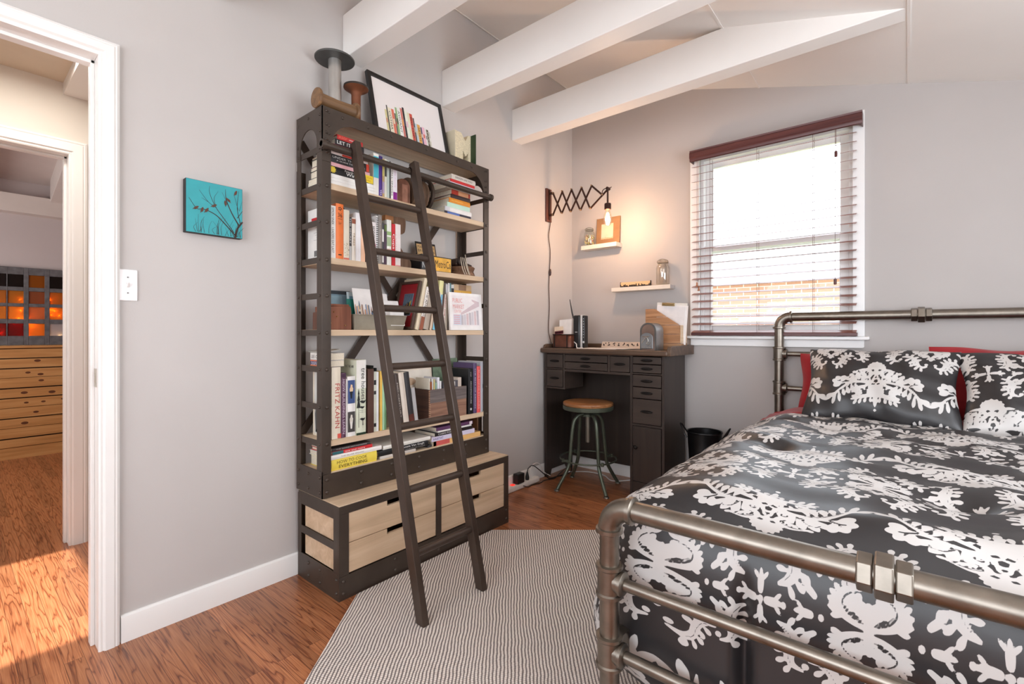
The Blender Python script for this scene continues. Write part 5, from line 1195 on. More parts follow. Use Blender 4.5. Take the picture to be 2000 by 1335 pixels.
book('coral red book near the right end of the fourth shelf', 2.009, .030, z, .272, .17, (228, 92, 90), 'BUILDING STORIES', (246, 214, 206), tf=.84, th=.24, xf=.238)
book('pale grey magazine file last on the fourth shelf', 2.0395, .020, z, .298, .19, (186, 188, 196), xf=.238, hard=False)

# --- lowest shelf
GROUP = 'books on the lowest shelf'
z = ZS[4]
bk = book('thick yellow cookbook at the bottom of the left stack on the lowest shelf', 1.093, .048, z, .232, .185, (236, 212, 84), horiz=True, xf=.237, lines=[('HOW TO COOK', .44, .66, .30, (120, 104, 40), .2), ('EVERYTHING', .46, .62, .30, (84, 72, 30), -.2)])
zz = z+.0485
book('long white hardback on the yellow cookbook', 1.090, .020, zz, .262, .19, (240, 236, 230), horiz=True, xf=.237, lines=[('THE SILVER SPOON', .4, .44, .3, (150, 146, 142), 0)]); zz += .0205
book('red cookbook with white lettering in the left stack on the lowest shelf', 1.098, .015, zz, .203, .185, (206, 40, 46), horiz=True, xf=.237, bands=[(0, .26, (50, 104, 110))], lines=[('mix and more', .55, .5, .5, (244, 234, 230), 0)]); zz += .0155
book('slim charcoal cookbook topmost of the left stack on the lowest shelf', 1.098, .012, zz, .196, .18, (66, 58, 58), horiz=True, xf=.234, lines=[('THE GOOD HOUSEKEEPER', .5, .8, .4, (190, 182, 178), 0)], hard=False)
zz = z
for lab, y0, H, T, col, kw in (('pale grey book at the bottom of the middle stack on the lowest shelf', 1.345, .215, .014, (206, 198, 190), {}), ('black artist biography with white script in the middle stack on the lowest shelf', 1.335, .305, .028, (26, 26, 28), dict(lines=[('Vincent Van Gogh', .66, .50, .48, (236, 234, 232), .16), ('JOURNEY IN COLOR', .72, .42, .2, (190, 188, 186), -.3)])), ('white hardback topmost of the middle stack on the lowest shelf', 1.362, .295, .018, (232, 228, 220), {})):
    book(lab, y0, T, zz, H, .19, col, horiz=True, xf=.236, **kw); zz += T+.0005
t = thing('book', 'dark slim book end showing past the black biography on the lowest shelf', 'book', (.15, 1.666, z), GROUP); B(((.06, 1.645, z), (.23, 1.672, z+.012))).build('cover', cov((60, 60, 64)), t)
zz = z
for lab, y0, H, T, col, kw in (('salmon and orange paperback lowest of the right stack, its far end past the ladder', 1.680, .362, .026, (232, 186, 120), dict(bands=[(.0, .32, (206, 96, 92)), (.0, .05, (226, 214, 190))])), ('lavender paperback with blue lettering in the right stack on the lowest shelf', 1.668, .325, .024, (216, 208, 230), dict(lines=[('HABITAT', .14, .22, .5, (80, 70, 140), 0)])), ('black hardback with white brush lettering in the right stack on the lowest shelf', 1.690, .285, .018, (40, 34, 36), dict(lines=[('CABIN PORN', .28, .4, .5, (226, 222, 220), 0)])), ('white slim paperback in the right stack on the lowest shelf', 1.712, .255, .009, (232, 228, 226), {}), ('plum paperback topmost of the right stack on the lowest shelf', 1.700, .278, .018, (96, 62, 96), dict(bands=[(.9, .98, (232, 220, 226))]))):
    book(lab, y0, T, zz, H, .17, col, horiz=True, xf=.236, hard=False, **kw); zz += T+.0005
t = thing('wood_block', 'stained brown wooden block at the right end of the lowest shelf', 'wooden block', (.13, 2.06, z))
B(((.05, 2.048, z), (.205, 2.088, z+.108))).build('block', wood('stained_block', (92, 60, 40), (124, 84, 56), .6, axis=2, freq=1.0, dark=.45), t, bevel=.003)
B(((.205, 2.055, z+.01), (.2065, 2.08, z+.095))).build('dark_stain', M('stain', (50, 32, 24), .6), t)

# --- on top of the bookcase
z = ZT+.0015
t = thing('metal_spool', 'tall grey metal spool with a wide flat disc, standing on top of the bookcase', 'spool', (.105, 1.185, z))
MB().lathe([(.029, 0), (.029, .305)], (.105, 1.185, z), seg=28).build('tube', M('brushed_zinc', (196, 194, 190), .35, .85, var=.12, scale=9), t)
dz = M('disc_grey', (82, 82, 80), .5, .5, var=.25, scale=10)
MB().lathe([(.02, 0), (.0885, .0), (.090, .002), (.090, .006), (.0885, .008), (.02, .008)], (.105, 1.185, z+.304), seg=48).build('disc', dz, t)
MB().lathe([(.06, 0), (.075, .0), (.075, .006), (.03, .008)], (.105, 1.185, z), seg=32).build('foot_disc', dz, t)
t = thing('wooden_bobbin', 'worn wooden bobbin lying along the front edge on top of the bookcase', 'bobbin', (.205, 1.13, z))
bw = wood('bobbin_wood', (112, 82, 54), (146, 110, 74), .5, axis=1, freq=1.2, dark=.35)
yb_ = 1.036
MB().lathe([(.028, .014), (.027, .05), (.025, .1), (.027, .15), (.030, .186)], (.205, yb_, z+.044), (0, 1, 0), 24).build('barrel', bw, t)
for y in (yb_, yb_+.184): MB().lathe([(.030, 0), (.042, .002), (.044, .008), (.042, .014), (.030, .016)], (.205, y, z+.044), (0, 1, 0), 28).build('flange', bw, t)
t = thing('rusty_spool', 'short rusty spool with a round dished top, beside the framed print on the bookcase', 'spool', (.12, 1.288, z))
rs = M('rust_orange', (118, 68, 42), .6, .4, var=.3, scale=16)
MB().lathe([(.05, 0), (.05, .006), (.024, .012), (.022, .03), (.022, .175), (.030, .190), (.050, .200), (.058, .206)], (.12, 1.288, z), seg=32).build('spool_body', rs, t)
MB().lathe([(.057, .2055), (.059, .208), (.058, .216), (.045, .219), (.01, .219)], (.12, 1.288, z), seg=32).build('spool_rim', M('rim_dark', (70, 64, 60), .45, .6, var=.2), t)
# framed print of book spines leaning on the wall
t = thing('framed_print', 'black-framed print of a row of colourful book spines leaning on top of the bookcase', 'picture', (.09, 1.65, z))
fy0, fw, fh = 1.394, .502, .385
lean = math.degrees(math.asin(.090/.385)); fmx = Matrix.Translation((.140, fy0, z)) @ Matrix.Rotation(R(-lean), 4, 'Y')
fb = M('frame_black', (28, 26, 26), .4); b_w = .020
m = MB(fmx)
for lo, hi in (((-.022, 0, 0), (0, b_w, fh)), ((-.022, fw-b_w, 0), (0, fw, fh)), ((-.022, b_w, 0), (0, fw-b_w, b_w)), ((-.022, b_w, fh-b_w), (0, fw-b_w, fh))): m.box(lo, hi)
m.build('frame', fb, t, bevel=.001)
MB(fmx).box((-.018, b_w, b_w), (-.010, fw-b_w, fh-b_w)).build('mat_board', M('mat_white', (238, 232, 230), .7, var=0), t, smooth=0)
rng = random.Random(2); yy = .082
cl = [(214, 204, 150), (60, 58, 50), (232, 224, 200), (222, 120, 96), (96, 100, 92), (150, 180, 130), (236, 236, 230), (206, 120, 110), (40, 40, 42), (232, 236, 220), (226, 222, 190), (206, 86, 70), (74, 60, 56), (190, 206, 216), (226, 170, 90), (88, 80, 110), (236, 190, 204), (230, 226, 220), (84, 78, 60), (206, 204, 190)]
wd = [14, 8, 26, 18, 10, 14, 24, 16, 14, 20, 16, 22, 10, 16, 24, 12, 22, 12, 16, 12]; hs = [13, 16, 15, 15, 13, 17, 18, 18, 19, 18, 17, 17, 15, 12, 12, 11, 11.5, 11, 11, 10]
for k, (w_, h_, c) in enumerate(zip(wd, hs, cl)):
    w_ *= .00092; b = MB(fmx).box((-.0098, yy, .068), (-.0094, yy+w_*.92, .068+h_*.0098)).build('printed_spine', cov(c), t, smooth=0)
    if k in (2, 6, 11, 14, 18): text('printed_title', ('COTMA', 'AVIVANT', 'BIG TOP', 'ARTISTS', 'FAKE')[(2, 6, 11, 14, 18).index(k)], ink((40, 38, 40) if k != 18 else (220, 214, 200)), t, (-.0090, yy+w_*.46, .068+h_*.0049), (0, 0, -1), (0, 1, 0), h_*.0072, w_*.55, fmx)
    else: MB(fmx).box((-.0093, yy+w_*.2, .068+h_*.004), (-.0091, yy+w_*.72, .068+h_*.006)).build('printed_patch', cov(cl[(k+7) % 20]), t, smooth=0)
    yy += w_
# letter M cut from a book
t = thing('letter_book', 'letter M cut out of a thick book, green cover, on top of the bookcase', 'letter', (.12, 1.98, z))
lz, ly0, ly1, lh = z, 1.918, 2.046, .205; w_ = ly1-ly0
Mp = [(0, 0), (.5, 0), (.5, .5), (.68, .36), (.84, .48), (.84, 0), (1, 0), (1, 1), (.85, 1), (.65, .80), (.38, 1), (0, 1)]
pgm = M('cut_pages', (226, 208, 176), .8, var=.4, scale=420)
xl = Matrix.Translation((.150, (ly0+ly1)/2, z))
MB(xl).prism([(0, -w_/2+a*w_, b*lh) for a, b in Mp], (-1, 0, 0), .075).build('page_block', pgm, t, smooth=0)
MB(xl).box((-.077, w_/2, -.0), (.042, w_/2+.004, lh+.003)).build('front_cover', cov((34, 58, 32)), t); MB(xl).box((-.077, -w_/2-.004, 0), (.002, -w_/2, lh+.003)).build('back_cover', cov((206, 196, 170)), t)

# ------------------------------------------------------------------ workbench desk in the corner
dk = wood('dark_stained_wood', (58, 47, 41), (70, 58, 50), .42, axis=0, freq=.5, dark=.12)
dkv = wood('dark_stained_upright', (50, 40, 35), (60, 49, 42), .42, axis=2, freq=.5, dark=.12)
dtop = wood('bench_top_wood', (84, 64, 50), (112, 88, 70), .38, axis=0, freq=.8, dark=.3)
pull_m = M('pull_black', (44, 40, 38), .4, .7)
DX0, DX1, DY0, DY1, DH_ = .020, .975, 2.985, 3.350, .962
t = thing('workbench_desk', 'dark-stained jeweller style desk with small drawers in the corner below the wall shelves', 'desk', ((DX0+DX1)/2, 3.17, 0))
# top with rounded front and raised back and end lips
m = MB().prism([(-.0+.004, 2.950, DH_), (1.008, 2.950, DH_), (1.008, 3.385, DH_), (.004, 3.385, DH_)], (0, 0, 1), .036)
m.build('desk_top', dtop, t, bevel=.010, bseg=3)
zt = DH_+.036
m = MB().prism([(1.0, 2.965, DH_+.002), (1.0, 3.386, DH_+.002), (1.0, 3.386, zt+.030), (1.0, 2.985, zt+.030), (1.0, 2.967, zt+.022), (1.0, 2.962, zt+.006)], (1, 0, 0), .026); m.build('end_lip', dtop, t, bevel=.003)
m = MB().prism([(.004, 2.985, zt), (.004, 3.386, zt), (.004, 3.386, zt+.030), (.004, 3.02, zt+.030), (.004, 2.995, zt+.022)], (1, 0, 0), .020); m.build('end_lip', dtop, t, bevel=.003)
B(((.024, 3.362, zt), (1.0, 3.386, zt+.030))).build('back_lip', dtop, t, bevel=.003)
# carcass
m = MB().prism([(DX0, DY0, .0), (DX0, DY0+.05, 0), (DX0, DY0+.07, .05), (DX0, DY1-.09, .05), (DX0, DY1-.06, 0), (DX0, DY1, 0), (DX0, DY1, DH_), (DX0, DY0, DH_)], (1, 0, 0), .020); m.build('side_panel', dkv, t, smooth=0)
B(((.040, DY1-.016, .105), (.735, DY1, DH_))).build('back_panel', dkv, t, smooth=0)
m = B(((.735, DY0, .10), (.753, DY1, DH_)), ((.957, DY0, .0), (DX1, DY1, DH_)), ((.753, DY1-.012, .1), (.957, DY1, DH_)), ((.735, DY0, .0), (.753, DY1, .10)), ((.753, DY0, .490), (.957, DY1-.012, .505)), ((.753, DY0, .836), (.957, DY0+.2, .846)))
m.prism([(.753, DY0+.004, .045), (.78, DY0+.004, .045), (.80, DY0+.004, .03), (.83, DY0+.004, .02), (.88, DY0+.004, .02), (.91, DY0+.004, .03), (.93, DY0+.004, .045), (.957, DY0+.004, .045), (.957, DY0+.004, .115), (.753, DY0+.004, .115)], (0, 1, 0), .014)
m.build('cabinet', dkv, t, smooth=0, bevel=.0012)
m = B(((.040, DY0, .955), (.735, DY1-.016, DH_)), ((.192, DY0, .690), (.206, DY1-.1, .955)), ((.206, DY0, .825), (.735, DY1-.1, .842)), ((.566, DY0, .842), (.583, DY1-.1, .955)), ((.040, DY0, .690), (.192, DY1-.1, .702)), ((.040, DY0, .838), (.192, DY0+.2, .846)))
m.build('apron_frame', dk, t, smooth=0, bevel=.0012)
def drawer(x0, x1, z0, z1, name='drawer'):
    f = B(((x0+.002, DY0-.003, z0+.002), (x1-.002, DY0+.014, z1-.002)), ((x0+.01, DY0+.014, z0+.008), (x1-.01, DY0+.22, z1-.012))).build(name, dk, t, smooth=0, bevel=.0015)
    xc, zc = (x0+x1)/2, (z0+z1)/2; w_ = .034
    m = MB(); m.prism([(xc+(w_+.010)*math.cos(a), DY0-.003, zc+.011*math.sin(a)) for a in [2*PI*k/20 for k in range(20)]], (0, -1, 0), .0015)
    m.tube(curve_pts([(xc-w_, DY0-.004, zc), (xc-w_+.004, DY0-.015, zc-.001), (xc-.01, DY0-.019, zc-.002), (xc+.01, DY0-.019, zc-.002), (xc+w_-.004, DY0-.015, zc-.001), (xc+w_, DY0-.004, zc)], 4), .0036, 8)
    m.build('pull', pull_m, f)
for a in ((.042, .190, .848, .953), (.042, .190, .704, .836), (.208, .564, .900, .953), (.208, .564, .844, .898), (.585, .733, .844, .953), (.755, .955, .906, .956), (.755, .955, .848, .904), (.755, .955, .754, .834), (.755, .955, .676, .752), (.755, .955, .507, .674)): drawer(*a)
dr = B(((.757, DY0-.003, .120), (.953, DY0+.014, .488))).build('door', dkv, t, smooth=0, bevel=.0015)
MB().lathe([(.006, 0), (.006, .010), (.012, .014), (.014, .020), (.010, .026), (.002, .028)], (.782, DY0-.003, .350), (0, -1, 0), 20).build('knob', pull_m, dr)

# stool
t = thing('stool', 'round wooden-seated screw stool with green metal legs in front of the desk', 'stool', (.406, 3.0, 0))
gm = M('green_grey_enamel', (92, 98, 84), .36, .55, var=.12, scale=14)
sx, sy = .406, 3.008-.02
MB().lathe([(.17, .592), (.176, .594), (.180, .604), (.178, .614), (.165, .619), (.08, .6165), (.005, .616)], (sx, sy, 0), seg=40).build('seat', wood('seat_wood', (150, 98, 58), (186, 132, 86), .4, axis=0, freq=1.2, dark=.35), t)
MB().lathe([(.150, .560), (.176, .562), (.181, .566), (.182, .592), (.176, .594), (.150, .592)], (sx, sy, 0), seg=40).build('seat_rim', gm, t)
m = MB(); m.lathe([(.15, .570), (.03, .566), (.03, .535), (.045, .530), (.045, .512), (.02, .508)], (sx, sy, 0), seg=28); m.build('hub', gm, t)
MB().lathe([(.0165, .325)]+[(.0165+.0015*(k % 2), .33+k*.006) for k in range(32)], (sx, sy, 0), seg=16).build('screw', M('screw_steel', (150, 142, 130), .35, .9), t)
for a in (-120, -30, 60, 150):
    ca, sa = math.cos(R(a)), math.sin(R(a)); f = lambda r, z: (sx+r*ca, sy+r*sa, z)
    q = curve_pts([f(.035, .530), f(.075, .522), f(.108, .49), f(.122, .44), f(.132, .36), f(.146, .22), f(.156, .165), f(.19, .10), f(.246, .012)], 4)
    lg = MB().tube(q, .0125, 12).build('leg', gm, t)
    MB().lathe([(.018, 0), (.020, .003), (.018, .008), (.008, .014)], f(.250, 0), seg=14).build('foot', M('foot_steel', (120, 116, 108), .35, .8), lg)
    m = MB().tube([f(.150, .205), f(.178, .207), f(.2, .212)], .007, 8); m.lathe([(.002, -.014), (.010, -.012), (.010, .012), (.002, .014)], f(.2, .212), (0, 0, 1), 12); m.build('ring_bracket', gm, lg)
MB().tube([(sx+.2*math.cos(a), sy+.2*math.sin(a), .212) for a in [2*PI*k/48 for k in range(48)]], .0055, 10, closed=True).build('foot_ring', gm, t)

# waste bin
t = thing('waste_bin', 'black metal bucket with two loop handles on the floor between desk and bed', 'bin', (1.158, 3.20, 0))
bm_ = M('black_enamel', (30, 29, 30), .32, .5, var=.15)
bx, by = 1.158, 3.20
MB().lathe([(.001, .012), (.076, .012), (.078, .004), (.082, .006), (.094, .24), (.097, .246), (.094, .252), (.107, .462), (.112, .466), (.110, .472), (.104, .468), (.092, .26), (.08, .02), (.001, .02)], (bx, by, 0), seg=40, cap=False).build('bucket', bm_, t)
for s in (-1, 1):
    P = [(bx+s*.104, by-.032, .420), (bx+s*.125, by-.030, .448), (bx+s*.152, by-.012, .496), (bx+s*.158, by, .505), (bx+s*.152, by+.012, .496), (bx+s*.125, by+.030, .448), (bx+s*.104, by+.032, .420)]
    MB().tube(curve_pts(P, 5), .005, 8).build('handle', bm_, t)

# things on the desk
zd = zt+.0005
t = thing('copper_tin', 'round-cornered copper and black tin holding letters at the left end of the desk', 'tin', (.125, 3.10, zd))
xa, xb, ya, yb, h_ = .040, .215, 3.05, 3.15, .105
def rr_(x0, x1, y0, y1, r, z, n=5):
    o = []
    for cx, cy, a0 in ((x1-r, y1-r, 0), (x0+r, y1-r, 90), (x0+r, y0+r, 180), (x1-r, y0+r, 270)): o += [(cx+r*math.cos(R(a0+90*k/n)), cy+r*math.sin(R(a0+90*k/n)), z) for k in range(n+1)]
    return o
m = MB(); P0 = rr_(xa, xb, ya, yb, .03, zd+.002); P1 = rr_(xa, xb, ya, yb, .03, zd+h_)
a = [m.bm.verts.new(p) for p in P0]; b = [m.bm.verts.new(p) for p in P1]
for i in range(len(a)): m._f([a[i], a[(i+1) % len(a)], b[(i+1) % len(a)], b[i]])
m._f(a[::-1]); m.build('tin_body', M('copper_brown', (98, 58, 44), .42, .4, var=.25, scale=24), t, smooth=30, solid=.002)
m = MB()
for z in (zd+.003, zd+h_-.004): m.tube(rr_(xa-.001, xb+.001, ya-.001, yb+.001, .031, z), .0035, 6, closed=True)
for x in (xa+.03, xb-.03): m.bar((x, ya-.001, zd), (x, ya-.001, zd+h_), .008, .004, (0, 1, 0))
m.build('tin_edge', M('tin_edge_black', (44, 40, 38), .35, .6), t)
def upright(name, label, cat, y, pts, col, th_=.0015, dec=()):
    t = thing(name, label, cat, (pts[0][0], y, pts[0][1])); MB().prism([(x, y, z) for x, z in pts], (0, 1, 0), th_).build('paper', cov(col), t, smooth=0)
    for n_, p_, c_ in dec: MB().prism([(x, y-.0004, z) for x, z in p_], (0, 1, 0), .0003).build(n_, cov(c_), t, smooth=0)
upright('envelope', 'blank white envelope standing in the copper tin on the desk', 'envelope', 3.105, [(.075, zd+.02), (.188, zd+.02), (.192, zd+.222), (.078, zd+.216)], (242, 234, 228))
upright('ticket', 'cream and maroon striped ticket standing at the left of the copper tin', 'ticket', 3.085, [(.045, zd+.02), (.130, zd+.02), (.125, zd+.166), (.044, zd+.162)], (238, 214, 186), dec=(('maroon_band', [(.048, zd+.095), (.128, zd+.108), (.127, zd+.135), (.047, zd+.126)], (98, 34, 46)), ('cream_stripe', [(.048, zd+.110), (.127, zd+.119), (.127, zd+.125), (.048, zd+.117)], (230, 206, 196))))
t = thing('wireless_router', 'black and silver wireless router with a thin antenna on the desk', 'router', (.27, 3.14, zd))
rb = M('router_black', (26, 26, 28), .3, var=0); rs_ = M('router_silver', (196, 194, 192), .35, .3)
B(((.205, 3.10, zd), (.265, 3.165, zd+.250))).build('case', rb, t, bevel=.012, bseg=3)
B(((.2655, 3.103, zd), (.284, 3.162, zd+.252))).build('front_band', rs_, t, bevel=.006, bseg=3)
B(((.2845, 3.106, zd+.002), (.305, 3.160, zd+.247))).build('front_panel', rb, t, bevel=.007, bseg=3)
m = MB()
for k in range(8): m.lathe([(.0005, 0), (.0035, 0), (.0035, .0008), (.0005, .0008)], (.296, 3.1055, zd+.222-k*.020), (0, -1, 0), 10)
m.lathe([(.0005, 0), (.009, 0), (.009, .001), (.0005, .001)], (.296, 3.1055, zd+.045), (0, -1, 0), 16); m.build('status_mark', M('status_grey', (200, 204, 206), .4), t)
m = MB().tube([(.206, 3.14, zd+.225), (.192, 3.138, zd+.222), (.187, 3.136, zd+.232), (.176, 3.135, zd+.27), (.158, 3.13, zd+.375)], [.005, .006, .007, .006, .003], 8); m.build('antenna', rb, t)
B(((.225, 3.0995, zd+.118), (.245, 3.1, zd+.123))).build('maker_mark', M('status_grey', (200, 204, 206)), t)
t = thing('cable', 'short white cable curving on the desk beside the router', 'cable', (.25, 3.06, zd))
MB().tube(curve_pts([(.222, 3.09, zd+.045), (.235, 3.075, zd+.044), (.262, 3.06, zd+.03), (.278, 3.045, zd+.004), (.34, 3.02, zd+.004)], 6), .0035, 8).build('cable_sheath', M('cable_white', (232, 228, 224), .5), t)
t = thing('photo_strip', 'long printed strip of small black and white pictures propped at the back of the desk', 'print', (.5, 3.30, zd))
MB().prism([(.33, 3.315, zd), (.70, 3.315, zd), (.70, 3.335, zd+.046), (.33, 3.335, zd+.046)], (0, 1, 0), .002).build('card', cov((216, 196, 178)), t, smooth=0)
rng = random.Random(4); m = MB()
for k in range(9):
    x = .340+k*.0395
    for q in range(4):
        xx = x+rng.random()*.02; zz = zd+.012+rng.random()*.022; m.prism([(xx, 3.3145+(zz-zd)*.435-.001, zz), (xx+.010, 3.3145+(zz-zd)*.435-.001, zz), (xx+.008, 3.3145+(zz+.009-zd)*.435-.001, zz+.009), (xx+.002, 3.3145+(zz+.009-zd)*.435-.001, zz+.009)], (0, 1, 0), .0006)
m.build('printed_pictures', M('print_black', (52, 38, 34), .6, var=.3, scale=90), t, smooth=0)
t = thing('pencil_case', 'small dark case at the right end of the photo strip on the desk', 'case', (.72, 3.28, zd)); B(((.70, 3.25, zd), (.765, 3.31, zd+.045))).build('case', cov((44, 32, 30)), t, bevel=.005)
t = thing('paper_sheets', 'loose white papers lying on the desk in front of the photo strip', 'papers', (.5, 3.1, zd))
for k, (x0, x1, y0, y1, a) in enumerate(((.31, .62, 2.985, 3.20, 2), (.44, .70, 3.00, 3.22, -9))):
    MB(Matrix.Translation(((x0+x1)/2, (y0+y1)/2, zd+k*.003)) @ Matrix.Rotation(R(a), 4, 'Z')).box((-(x1-x0)/2, -(y1-y0)/2, 0), ((x1-x0)/2, (y1-y0)/2, .002)).build('sheet', cov((240, 228, 218)), t, smooth=0)
# domed metal till bank
t = thing('coin_bank', 'small domed grey metal mailbox-shaped bank with an embossed oval front on the desk', 'coin bank', (.88, 3.05, zd))
gz = M('galvanised', (150, 152, 154), .34, .8, var=.14, scale=14); gd = M('galvanised_dark', (104, 102, 100), .4, .7, var=.2)
x0, x1, yA, yB = .803, .912, 2.995, 3.125; cx = (x0+x1)/2; r = (x1-x0)/2; hs = .128
def dome(rr, h0): return [(cx-rr, 0), (cx+rr, 0)]+[(cx+rr*math.cos(a), h0+rr*math.sin(a)) for a in [PI*k/16 for k in range(17)]]
MB().prism([(x, yA+.006, zd+z) for x, z in dome(r, hs)], (0, 1, 0), yB-yA-.006).build('shell', gz, t, smooth=40, bevel=.002)
m = MB(); out_, in_ = dome(r+.001, hs), dome(r-.009, hs)
out_ = out_[1:]+[out_[0]]; in_ = in_[1:]+[in_[0]]
a = [m.bm.verts.new((x, yA, zd+z)) for x, z in out_]; b = [m.bm.verts.new((x, yA, zd+z)) for x, z in in_]
a2 = [m.bm.verts.new((x, yA+.008, zd+z)) for x, z in out_]; b2 = [m.bm.verts.new((x, yA+.008, zd+z)) for x, z in in_]
for i in range(len(a)-1):
    m._f([a[i], a[i+1], b[i+1], b[i]]); m._f([a[i], a[i+1], a2[i+1], a2[i]]); m._f([b[i], b[i+1], b2[i+1], b2[i]])
m.build('front_rim', gd, t, smooth=40)
MB().prism([(x, yA+.004, zd+z) for x, z in dome(r-.009, hs)], (0, 1, 0), .002).build('front_plate', M('front_copper', (132, 108, 96), .4, .5, var=.2), t, smooth=0)
MB().prism([(cx-.007+(x-cx)*.80, yA-.004, zd+.010+z*.58) for x, z in dome(r, hs)], (0, 1, 0), .008).build('door', gz, t, smooth=0, bevel=.003)
m = MB()
for p in ([(-.03, .055), (.0, .085), (.012, .06), (.0, .045), (.018, .038), (.028, .055)], [(-.028, .09), (.02, .092)], [(-.034, .048), (-.024, .056)]): m.tube(curve_pts([(cx-.007+a, yA-.006, zd+b) for a, b in p], 5), .003, 6)
m.build('embossed_lever', M('nickel_bright', (206, 204, 198), .25, .9), t)
text('lettering', 'U.S. MAIL', M('nickel_bright', (206, 204, 198), .25, .9), t, (cx-.008, yA-.0045, zd+.020), (1, 0, 0), (0, 0, 1), .060, .009)
m = MB().rivet((x1, 3.03, zd+.03), (1, 0, 0), .004); m.build('rivet', gz, t)
# wooden file holder with clipboard and papers
t = thing('file_holder', 'wooden magazine holder with a slanted side at the back right of the desk', 'file holder', (.88, 3.26, zd))
fw1 = wood('crate_wood', (170, 122, 84), (204, 158, 116), .55, axis=0, freq=1.2, dark=.3)
xa, xb, yA, yB, h_ = .748, .992, 3.215, 3.325, .285
for k, (z0, z1) in enumerate(((.045, .105), (.108, .168), (.171, .225), (.228, .285))):
    for y in (yA, yB-.009):
        xr = lambda zz: xb if zz < .165 else xb-(zz-.165)/(h_-.165)*(xb-xa-.06)
        MB().prism([(xa, y, zd+z0), (xr(z0), y, zd+z0), (xr(z1), y, zd+z1), (xa, y, zd+z1)], (0, 1, 0), .009).build('side_board', fw1, t, smooth=0, bevel=.001)
B(((xa-.006, yA, zd), (xa, yB, zd+h_))).build('end_board', fw1, t, bevel=.001); B(((xb, yA, zd+.045), (xb+.006, yB, zd+.168))).build('front_board', wood('crate_light', (214, 184, 150), (228, 202, 172), .55, axis=1, freq=1.2), t, bevel=.001)
B(((xa-.008, yA-.004, zd), (xb+.008, yB+.004, zd+.042))).build('base_block', wood('crate_base', (150, 112, 80), (182, 142, 106), .5, axis=0, freq=1.2), t, bevel=.002)
t = thing('clipboard', 'clipboard with a brass clip and white sheets standing in the wooden magazine holder', 'clipboard', (.88, 3.25, zd+.05))
mt = Matrix.Translation((.79, 3.262, zd+.048)) @ Matrix.Rotation(R(4), 4, 'Y')
MB(mt).box((0, 0, 0), (.215, .003, .285)).build('board', M('clear_board', (226, 222, 216), .2), t, bevel=.001); MB(mt).box((.006, -.003, 0), (.222, 0, .268)).build('sheet', cov((238, 234, 232)), t)
MB(mt).box((.004, -.006, 0), (.205, -.003, .262)).build('sheet', cov((230, 226, 226)), t)
m = MB(mt); m.box((.040, -.012, .262), (.130, -.004, .284)); m.tube([(.045, -.012, .274), (.085, -.018, .270), (.125, -.013, .282)], .004, 6); m.build('clip', M('brass_clip', (176, 152, 108), .3, .9), t, bevel=.002)

# ------------------------------------------------------------------ wall shelves
def shelf_box(label, x0, x1, z0, z1, d, w=None):
    t = thing('wall_shelf', label, 'shelf', ((x0+x1)/2, YB-d/2, z0), 'cream wall shelves'); B(((x0, YB-d, z0), (x1, YB-.001, z1))).build('board', M('shelf_cream', (226, 214, 200), .5, var=.05, scale=20), t, smooth=0, bevel=.0015); return t
shelf_box('small cream wall shelf under the lamp, holding a jar and a brown print', .147, .462, 1.782, 1.815, .095)
t = shelf_box('longer cream wall shelf by the window, holding the skyline strip and a glass jar', .420, .884, 1.430, 1.460, .095)
B(((.8845, YB-.094, 1.431), (.8855, YB-.004, 1.459))).build('end_cap', M('chrome_cap', (214, 214, 216), .2, .9), t)
jg = glass('jar_glass', (.93, .95, .93), .12, .03); jb = glass('jar_glass_blue', (.90, .86, .80), .16, .04)
def jar(label, x, y, z, r, h, g, fill=None):
    t = thing('glass_jar', label, 'jar', (x, y, z), 'glass clip-top jars')
    pr = [(.001, .001), (r*.9, .001), (r, .008), (r, h*.66), (r*.93, h*.74), (r*.74, h*.80), (r*.74, h*.84), (r*.80, h*.85), (r*.80, h*.88), (r*.74, h*.885)]
    MB().lathe(pr, (x, y, z), seg=36, cap=False).build('jar_body', g, t, subsurf=0)
    MB().lathe([(r*.76, h*.885), (r*.82, h*.895), (r*.82, h*.95), (r*.70, h*.985), (r*.3, h), (.001, h)], (x, y, z), seg=36).build('lid', g, t)
    MB().tube([(x+r*.79*math.cos(a), y+r*.79*math.sin(a), z+h*.865) for a in [2*PI*k/28 for k in range(28)]], .0022, 6, closed=True).build('wire_bail', M('wire_steel', (150, 140, 126), .3, .9), t)
    MB().tube(curve_pts([(x-r*.8, y, z+h*.86), (x-r*.86, y-.01, z+h*.94), (x-r*.3, y-.012, z+h*1.01), (x+r*.3, y-.012, z+h*1.01), (x+r*.86, y-.01, z+h*.94), (x+r*.8, y, z+h*.86)], 4), .0018, 6).build('bail_arm', M('wire_steel', (150, 140, 126)), t)
    if fill:
        rng = random.Random(9); ms = [cov(c) for c in ((214, 196, 130), (132, 150, 88), (206, 150, 140), (230, 214, 170), (150, 170, 160), (176, 120, 90))]; m = MB()
        for k in range(120):
            a = rng.random()*2*PI; q = r*.86*math.sqrt(rng.random()); zz = .006+rng.random()*h*.52; m.mi = rng.randrange(6)
            m.lathe([(.0005, -.006), (.0055, -.0035), (.0065, 0), (.0055, .0035), (.0005, .006)], (x+q*math.cos(a), y+q*math.sin(a), z+zz+.004), (rng.random()-.5, rng.random()-.5, 1), 7)
        o = m.build('sweets', ms, t); o['kind'] = 'stuff'
    return t
jar('glass clip-top jar of coloured sweets at the left of the small shelf', .202, YB-.055, 1.8155, .042, .145, jg, True)
jar('ribbed empty glass clip-top jar at the right end of the longer shelf', .812, YB-.050, 1.4605, .046, .185, jb)
